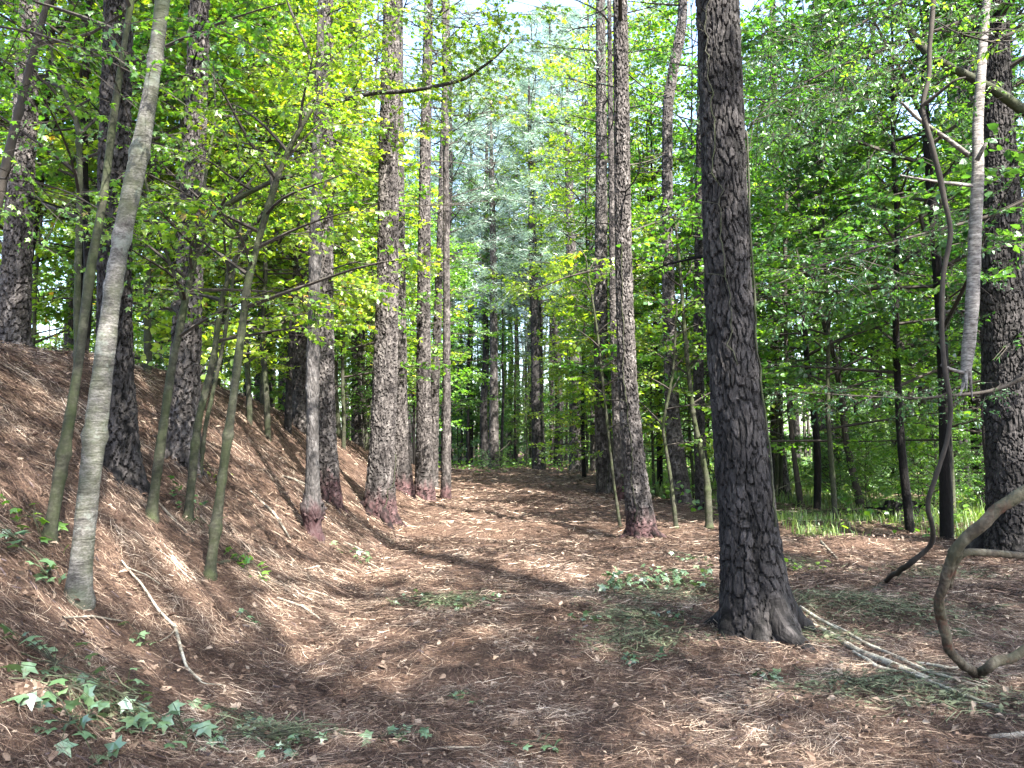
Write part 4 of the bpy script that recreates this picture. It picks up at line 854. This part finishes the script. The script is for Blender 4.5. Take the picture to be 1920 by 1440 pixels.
# ------------------------------------------------------------------ unseen overhead sprays added to the near pines, shaped to shade ground outside LIT
LIT = [(560, 1170, 130, 80, 1.0), (215, 1080, 150, 85, 1.0), (560, 880, 150, 110, 1.0), (470, 770, 90, 60, .8), (960, 925, 230, 45, 1.0), (860, 985, 190, 30, .9), (1150, 1060, 230, 35, .95), (700, 1050, 120, 35, .9),
       (1560, 1012, 130, 22, 1.0), (1010, 1440, 480, 60, .95), (1700, 1215, 110, 40, .8), (40, 830, 90, 50, .95), (430, 1160, 110, 55, .85), (1380, 1415, 180, 50, .9), (1240, 985, 120, 35, .8)]
def lit(px, py):
    v = np.zeros(np.shape(px))
    for (cx, cy, rx, ry, a) in LIT: v = np.maximum(v, a * np.exp(-(((px - cx) / rx) ** 2 + ((py - cy) / ry) ** 2) * .8))
    return v
rgn = np.random.default_rng(12); n = 8500
x = rgn.uniform(-7.5, 8, n); y = 2.2 + rgn.random(n) ** 1.25 * 28; zg = HT(x, y); px, py = project(x, y, zg)
keep = rgn.random(n) < (1 - lit(px, py)) ** 2.5 * np.interp(y, [2, 9, 14, 30], [1.0, 1.0, .7, .4]); x, y, zg = x[keep], y[keep], zg[keep]
h = rgn.uniform(9.5, 15, len(x)); P = np.stack([x, y, zg], -1) + SUN[None] * ((h - zg) / SUN[2])[:, None]
yw = rgn.random(len(P)) * 6.28; sc__ = rgn.uniform(.6, 1.0, len(P)); PC_ = P + np.stack([np.cos(yw), np.sin(yw), 0 * yw], -1) * (sc__ * .5)[:, None]
g0 = PC_ - SUN[None] * ((PC_[:, 2] - zg) / SUN[2])[:, None]; qx, qy = project(g0[:, 0], g0[:, 1], zg); kk = lit(qx, qy) < .45; P, yw, sc__ = P[kk], yw[kk], sc__[kk]
_, pyy = project(P[:, 0], P[:, 1], P[:, 2]); kk = (pyy < -60) | (P[:, 1] < 0); P, yw, sc__ = P[kk], yw[kk], sc__[kk]
OFF = []  # unseen pines added to hold up the shading sprays
for k_, (x_, y_) in enumerate(((4.5, -3.5), (-2.6, -5.5), (8.5, -1.0), (1.2, -10.0), (-6.5, -1.5), (9.0, -8.5))):
    z_ = float(HT(x_, y_)); root = empty('pine_tree', (x_, y_, z_), ['tall pine just outside the right edge of the picture', 'tall pine outside the picture above the bank side', 'tall pine well outside the right edge of the picture', 'tall pine straight behind the viewer on the path', 'tall pine outside the left edge on the bank', 'tall pine far behind the viewer on the right'][k_], 'tree', 'pines out of the picture')
    a = bpy.data.objects.new('trunk', PT[k_ % 4][0]); C.objects.link(a); a.parent = root; OFF.append((root, np.hstack([PT[k_ % 4][1], np.full((len(PT[k_ % 4][1]), 1), .1)])))
hosts = OFF + [(r_, Pp) for (r_, Pp, d_, pts_) in pine_objs if d_ < 24]
hp = np.array([np.array(r_.location) for r_, _ in hosts]); own = np.argmin(np.hypot(P[:, None, 0] - hp[None, :, 0], P[:, None, 1] - hp[None, :, 1]) , axis=1)
for k, (r_, Pp) in enumerate(hosts):
    Q = P[own == k] - hp[k]
    if len(Q) < 4: continue
    mc = M(); nn = len(Q); put_sprays(mc, T_hex, Q, yw[own == k], rgn.normal(0, .3, nn), rgn.normal(0, .3, nn), sc__[own == k], rgn)
    for q_ in Q[::5]:
        z0 = max(6.5, q_[2] - .35 * math.hypot(q_[0], q_[1])); p0 = np.array([np.interp(z0, Pp[:, 2], Pp[:, 0]), np.interp(z0, Pp[:, 2], Pp[:, 1]), z0]); mid = (p0 + q_) / 2 + rgn.normal(0, .15, 3); mc.add(*tube(np.stack([p0, mid, q_]), [.04, .025, .008], 5), 1)
    mc.build('foliage', [MT['leaf_g'], MT['twig']], r_)  # unseen sprays set along the sun direction to shade chosen ground

# ------------------------------------------------------------------ low plants, grass, fallen sprigs
m = M(); n = 60000; rgn = np.random.default_rng(15); x = rgn.uniform(3.5, 24, n); y = 12 + rgn.random(n) ** 1.4 * 32
g = vn(x * .45, y * .45, 61); px, py = project(x, y, HT(x, y)); kp = (g > .27) & (px > 1170) & ((px > 1440) | (y > 17)) & (y > np.interp(px, [1200, 1440, 1500, 1700, 1950], [22, 15.5, 12.6, 13.0, 12])); x, y = x[kp], y[kp]; n = len(x)
hh = rgn.uniform(.06, .28, n) * (1 + .6 * (rgn.random(n) < .15)) * (.6 + g[kp]); a = rgn.random(n) * 6.28; ln = rgn.uniform(.1, .8, n) * hh; w_ = .006 + y * .0005
z0 = HT(x, y); cx, sx_ = np.cos(a), np.sin(a); b0 = np.stack([x, y, z0 - .01], -1); s_ = np.stack([-sx_, cx, 0 * cx], -1) * w_[:, None] * .5
m1 = b0 + np.stack([cx * ln * .35, sx_ * ln * .35, hh * .65], -1); t1 = b0 + np.stack([cx * ln, sx_ * ln, hh * .9], -1)
V = np.stack([b0 - s_, b0 + s_, m1 + s_ * .8, m1 - s_ * .8, t1], 1); fq = np.arange(n)[:, None] * 5
tt = rgn.random(n); m.add(V.reshape(-1, 3), fq + np.array([[0, 1, 2, 3]]), 0, tt); m.f.append((fq + np.array([[3, 2, 4]]), np.zeros(n), tt))
tag(m.build('grass', [MT['grass']]), 'green grass growing under the trees right of the path', 'grass', kind='stuff')

m = M(); n = 42000; x = rgn.uniform(-32, 34, n); y = rgn.uniform(13, 62, n); g = vn(x * .5 + 4, y * .5, 66)
kp = (g > .42) & ~((y < 46) & (x > -7.5) & (x < np.interp(y, [13, 16, 30, 46], [5.5, 4.0, 3.6, 4.5]))); x, y, g = x[kp], y[kp], g[kp]; n = len(x)
put_leaves(m, np.stack([x, y, HT(x, y) + rgn.random(n) ** 1.2 * (.15 + g * .6)], -1), rgn.random(n) * 6.28, rgn.normal(.1, .4, n), rgn.normal(0, .5, n), rgn.uniform(.06, .13, n) * (1 + y * .012), 'hex', rgn.random(n))
tag(m.build('ground_cover', [MT['leaf_g']]), 'low leafy plants covering the forest floor beside the path', 'ground cover', kind='stuff')

def sprig(px, py, n, rad_, label, leaf='cut_leaf', kind='star', size=.085, up=.05, name='fallen_sprig', cat='sprig', flat=.35, dd=None):
    c = hit(px, py); rg_ = np.random.default_rng(int(px * 3 + py)); k = n; a = rg_.random(k) * 6.28; r_ = np.sqrt(rg_.random(k)) * rad_; n = k; x = c[0] + np.cos(a) * r_ * 1.25; y = c[1] + np.sin(a) * r_ * .75
    z = HT(x, y) + .015 + rg_.random(k) * up; m_ = M(); P = np.stack([x, y, z], -1) - c
    hub = np.vstack([P.mean(0)[None], P[::8]]); hub[:, 2] += .01
    for h_ in hub[1:]: m_.add(*tube(np.stack([hub[0], (hub[0] + h_) / 2 + [0, 0, .02], h_]), [.004, .0035, .003], 4), 1)
    for p_ in P: h_ = hub[np.argmin(np.linalg.norm(hub - p_, axis=1) + rg_.random(len(hub)) * .03)]; m_.add(*tube(np.stack([h_, (h_ + p_) / 2 + [0, 0, .012], p_]), [.0025, .002, .0015], 3), 1)
    put_leaves(m_, P, rg_.random(k) * 6.28, rg_.normal(.1, flat, k), rg_.normal(0, flat * 1.2, k), size * rg_.uniform(.6, 1.3, k), kind, rg_.random(k) ** .8)
    o = m_.build(name, [MT[leaf], MT['sap']]); o.location = tuple(c); return tag(o, label, cat, 'green sprigs on the ground')
sprig(40, 1050, 26, .22, 'fresh lobed leaves on the bank left of the smooth pale trunk', size=.11, up=.12)
sprig(200, 1330, 62, .42, 'wide spray of pale green fallen leaves at the lower left', size=.105, up=.12)
sprig(150, 1378, 22, .22, 'pale fallen leaves nearest the lower left corner', size=.105, up=.09)
sprig(430, 1350, 30, .22, 'small pile of green leaves between the lower left sprays', size=.07)
sprig(505, 1395, 50, .27, 'wilted green leaf pile at the bottom left of centre', size=.07)
sprig(455, 1068, 26, .24, 'bright green leaves around the short mossy stick', size=.10, up=.14, leaf='leaf_g')
sprig(840, 1128, 60, .5, 'band of green leaves lying across the path centre', size=.075, up=.08)
sprig(1235, 1105, 110, .5, 'fresh green leaf heap left of the biggest pine', size=.11, up=.2)
sprig(1180, 1170, 40, .45, 'flattened green grey cuttings below the fresh leaf heap', size=.07)
sprig(1205, 1238, 14, .16, 'small light green leaves between the cuttings and the bottom edge', size=.09)
sprig(655, 1045, 18, .25, 'leafy sprig with one bright leaf at the path edge below the burled maple', size=.09, up=.12)
sprig(745, 1390, 14, .14, 'two pale crumpled leaves at the bottom left of the path centre', size=.08)
sprig(880, 1316, 10, .12, 'single teal green leaf cluster on the path', size=.08)
sprig(1000, 1405, 8, .12, 'pale leaf scrap at the bottom centre', size=.08)
sprig(1440, 1275, 9, .12, 'pale green pointed leaves in front of the biggest pine', size=.09)
sprig(1560, 1290, 10, .13, 'round pale leaves beside the long bleached branch', size=.07)
sprig(1510, 1075, 24, .25, 'green seedling leaves just behind the biggest pine', size=.08, up=.14, leaf='leaf_g')
sprig(1400, 1192, 14, .16, 'bright leaves tucked against the foot of the biggest pine', size=.08, up=.07)
sprig(60, 985, 18, .2, 'green leaves at the foot of the mossy curving sapling', size=.1, up=.12, leaf='leaf_g')
sprig(395, 900, 16, .2, 'sunlit bright leaves behind the lowest sapling on the bank', size=.09, up=.25, leaf='leaf_y')
sprig(370, 980, 24, .2, 'dim green leaves round the foot of the slender forked sapling', size=.08, up=.3, leaf='leaf_d')
sprig(205, 870, 16, .22, 'yellow leaves sprouting beside the smooth pale trunk', size=.11, up=.35, leaf='leaf_y')
sprig(470, 1170, 10, .12, 'scattered green leaves at the foot of the bank', size=.07)
sprig(250, 1200, 6, .10, 'lone pale green leaf below the smooth pale trunk', size=.09)
sprig(1300, 1060, 24, .3, 'grey green herb tuft left of the biggest pine', size=.07, up=.12)
# bush at the end of the path
for (px_, py_, s_, lab) in ((905, 893, .42, 'low bright bush at the far left corner of the path'), (940, 890, .3, 'smaller bush touching the low bright bush at the path end'), (1200, 940, .3, 'tuft of weeds at the right path edge behind the tall pine')):
    c = hit(px_, py_); r_ = place_tree('s', c[0], min(c[1], 44), 1.0, s_ * 1.1, lab, 'bushes at the path edge', 'shrub')

# drift of needles heaped against the feet of the near trunks
m = M()
for (r_, Pp, d_, pts_) in pine_objs:
    if d_ > 16 or d_ < 3: continue
    c = np.array(r_.location); rr0 = float(Pp[1, 3]); n = 420; a = rgn.random(n) * 6.28; rad_ = rr0 * 1.15 + np.abs(rgn.normal(0, .10, n)); x = c[0] + np.cos(a) * rad_; y = c[1] + np.sin(a) * rad_
    strips(m, x, y, a + rgn.normal(1.57, .6, n), rgn.uniform(.07, .17, n), np.full(n, max(.0025, d_ * .0004)), .09 * np.exp(-(rad_ - rr0) / .08) * rgn.random(n) + .008, rgn.beta(1.5, 2, n), 2, rgn)
tag(m.build('needle_drift', [MT['needles']]), 'pine needles heaped against the feet of the near trunks', 'pine straw', kind='stuff')

# stump, pine cone
m_ = M(); c = hit(1692, 975); t = np.linspace(0, 1, 14); P = np.stack([0 * t, 0 * t, -.1 + t * .5], 1); bark_trunk(m_, P, .30 - .06 * t, .03, 90, amp=.05, plate=(.09, .3), flare=.3, lobes=.6)
rg_ = np.random.default_rng(3)
for k in range(7): a = k * .9; Pq = limb_path(np.array([.1 * math.cos(a), .1 * math.sin(a), .2]), a, rg_.uniform(-.1, .5), rg_.uniform(.4, .8), rg_, 5); m_.add(*tube(Pq, np.linspace(.05, .012, 5), 5), 0)
V, q = tube(np.array([[0, 0, .36], [0, 0, .40]]), [.22, .02], 14); m_.add(V, q)
o = m_.build('tree_stump', [MT['pine_dark']]); o.location = tuple(c); tag(o, 'dark rotten stump with jagged roots at the edge of the grass', 'stump')
m_ = M(); c = hit(52, 1315); rg_ = np.random.default_rng(8)
for k in range(90):
    u = k / 90; a = k * 2.4; r_ = .036 * math.sin(math.pi * (.12 + .8 * u)); p = np.array([[r_ * math.cos(a), r_ * math.sin(a), .09 * u]]); put_leaves(m_, p * .4, np.array([a]), np.array([-.5]), np.array([0.]), np.array([r_ * .9 + .006]), 'hex', np.array([rg_.random()]))
for v in m_.v: v += 0
addtube(m_, np.array([[0, 0, 0], [0, 0, .035]]), [.012, .006], 8)
o = m_.build('pine_cone', [MT['deadleaf']]); o.location = tuple(c + [0, 0, .03]); o.rotation_euler = (1.2, .3, .6); o.scale = (1.3,) * 3; tag(o, 'grey open pine cone on the needles at the lower left', 'pine cone')

# climbing vines on trunks
def climber(host, z0, z1, turns, label, seed, r_=.006, side=0.0, wob=.5):
    root, P, d_, pts_ = host; rg_ = np.random.default_rng(seed); z = np.linspace(z0, z1, 60); a = side + wob * np.cumsum(rg_.normal(0, .18, 60)) + turns * np.linspace(0, 6.28, 60)
    rr = np.interp(z, P[:, 2], P[:, 3]) * 1.06 + .012; Q = np.stack([np.interp(z, P[:, 2], P[:, 0]) + rr * np.cos(a), np.interp(z, P[:, 2], P[:, 1]) + rr * np.sin(a), z], 1) + np.array(root.location)
    m_ = M(); o0 = Q[0].copy(); addtube(m_, Q - o0, r_, 6)
    for k in range(8): i_ = rg_.integers(5, 55); b = limb_path(Q[i_] - o0, a[i_] + rg_.normal(0, .5), rg_.uniform(-.3, .6), rg_.uniform(.08, .35), rg_, 5); m_.add(*tube(b, np.linspace(.003, .0015, 5), 4), 0)
    o = m_.build('climbing_vine', [MT['sap']], smooth=[0]); o.location = tuple(o0); tag(o, label, 'vine', 'vines climbing the pines')
byseed = {int(k['seed']): pine_objs[i] for i, (_, _, _, k) in enumerate(PINES)}
climber(byseed[22], .9, 4.2, .12, 'bare grey vine climbing the right side of the biggest pine', 1, .009, side=-.9)
climber(byseed[22], 2.2, 5.5, -.15, 'thin dry vine wandering up the middle of the biggest pine', 2, .005, side=-1.7)
climber(byseed[9], .1, 3.0, .8, 'dry vine wound round the foot of the thick sunlit pine', 3, .009, side=-1.2)
climber(byseed[19], .3, 5, .1, 'stringy vine running up the tall red footed pine', 4, .007, side=-2.0)
climber(byseed[17], .1, 6, .4, 'tangled vine covering the pine behind the tall red footed one', 5, .012, side=-1.5)
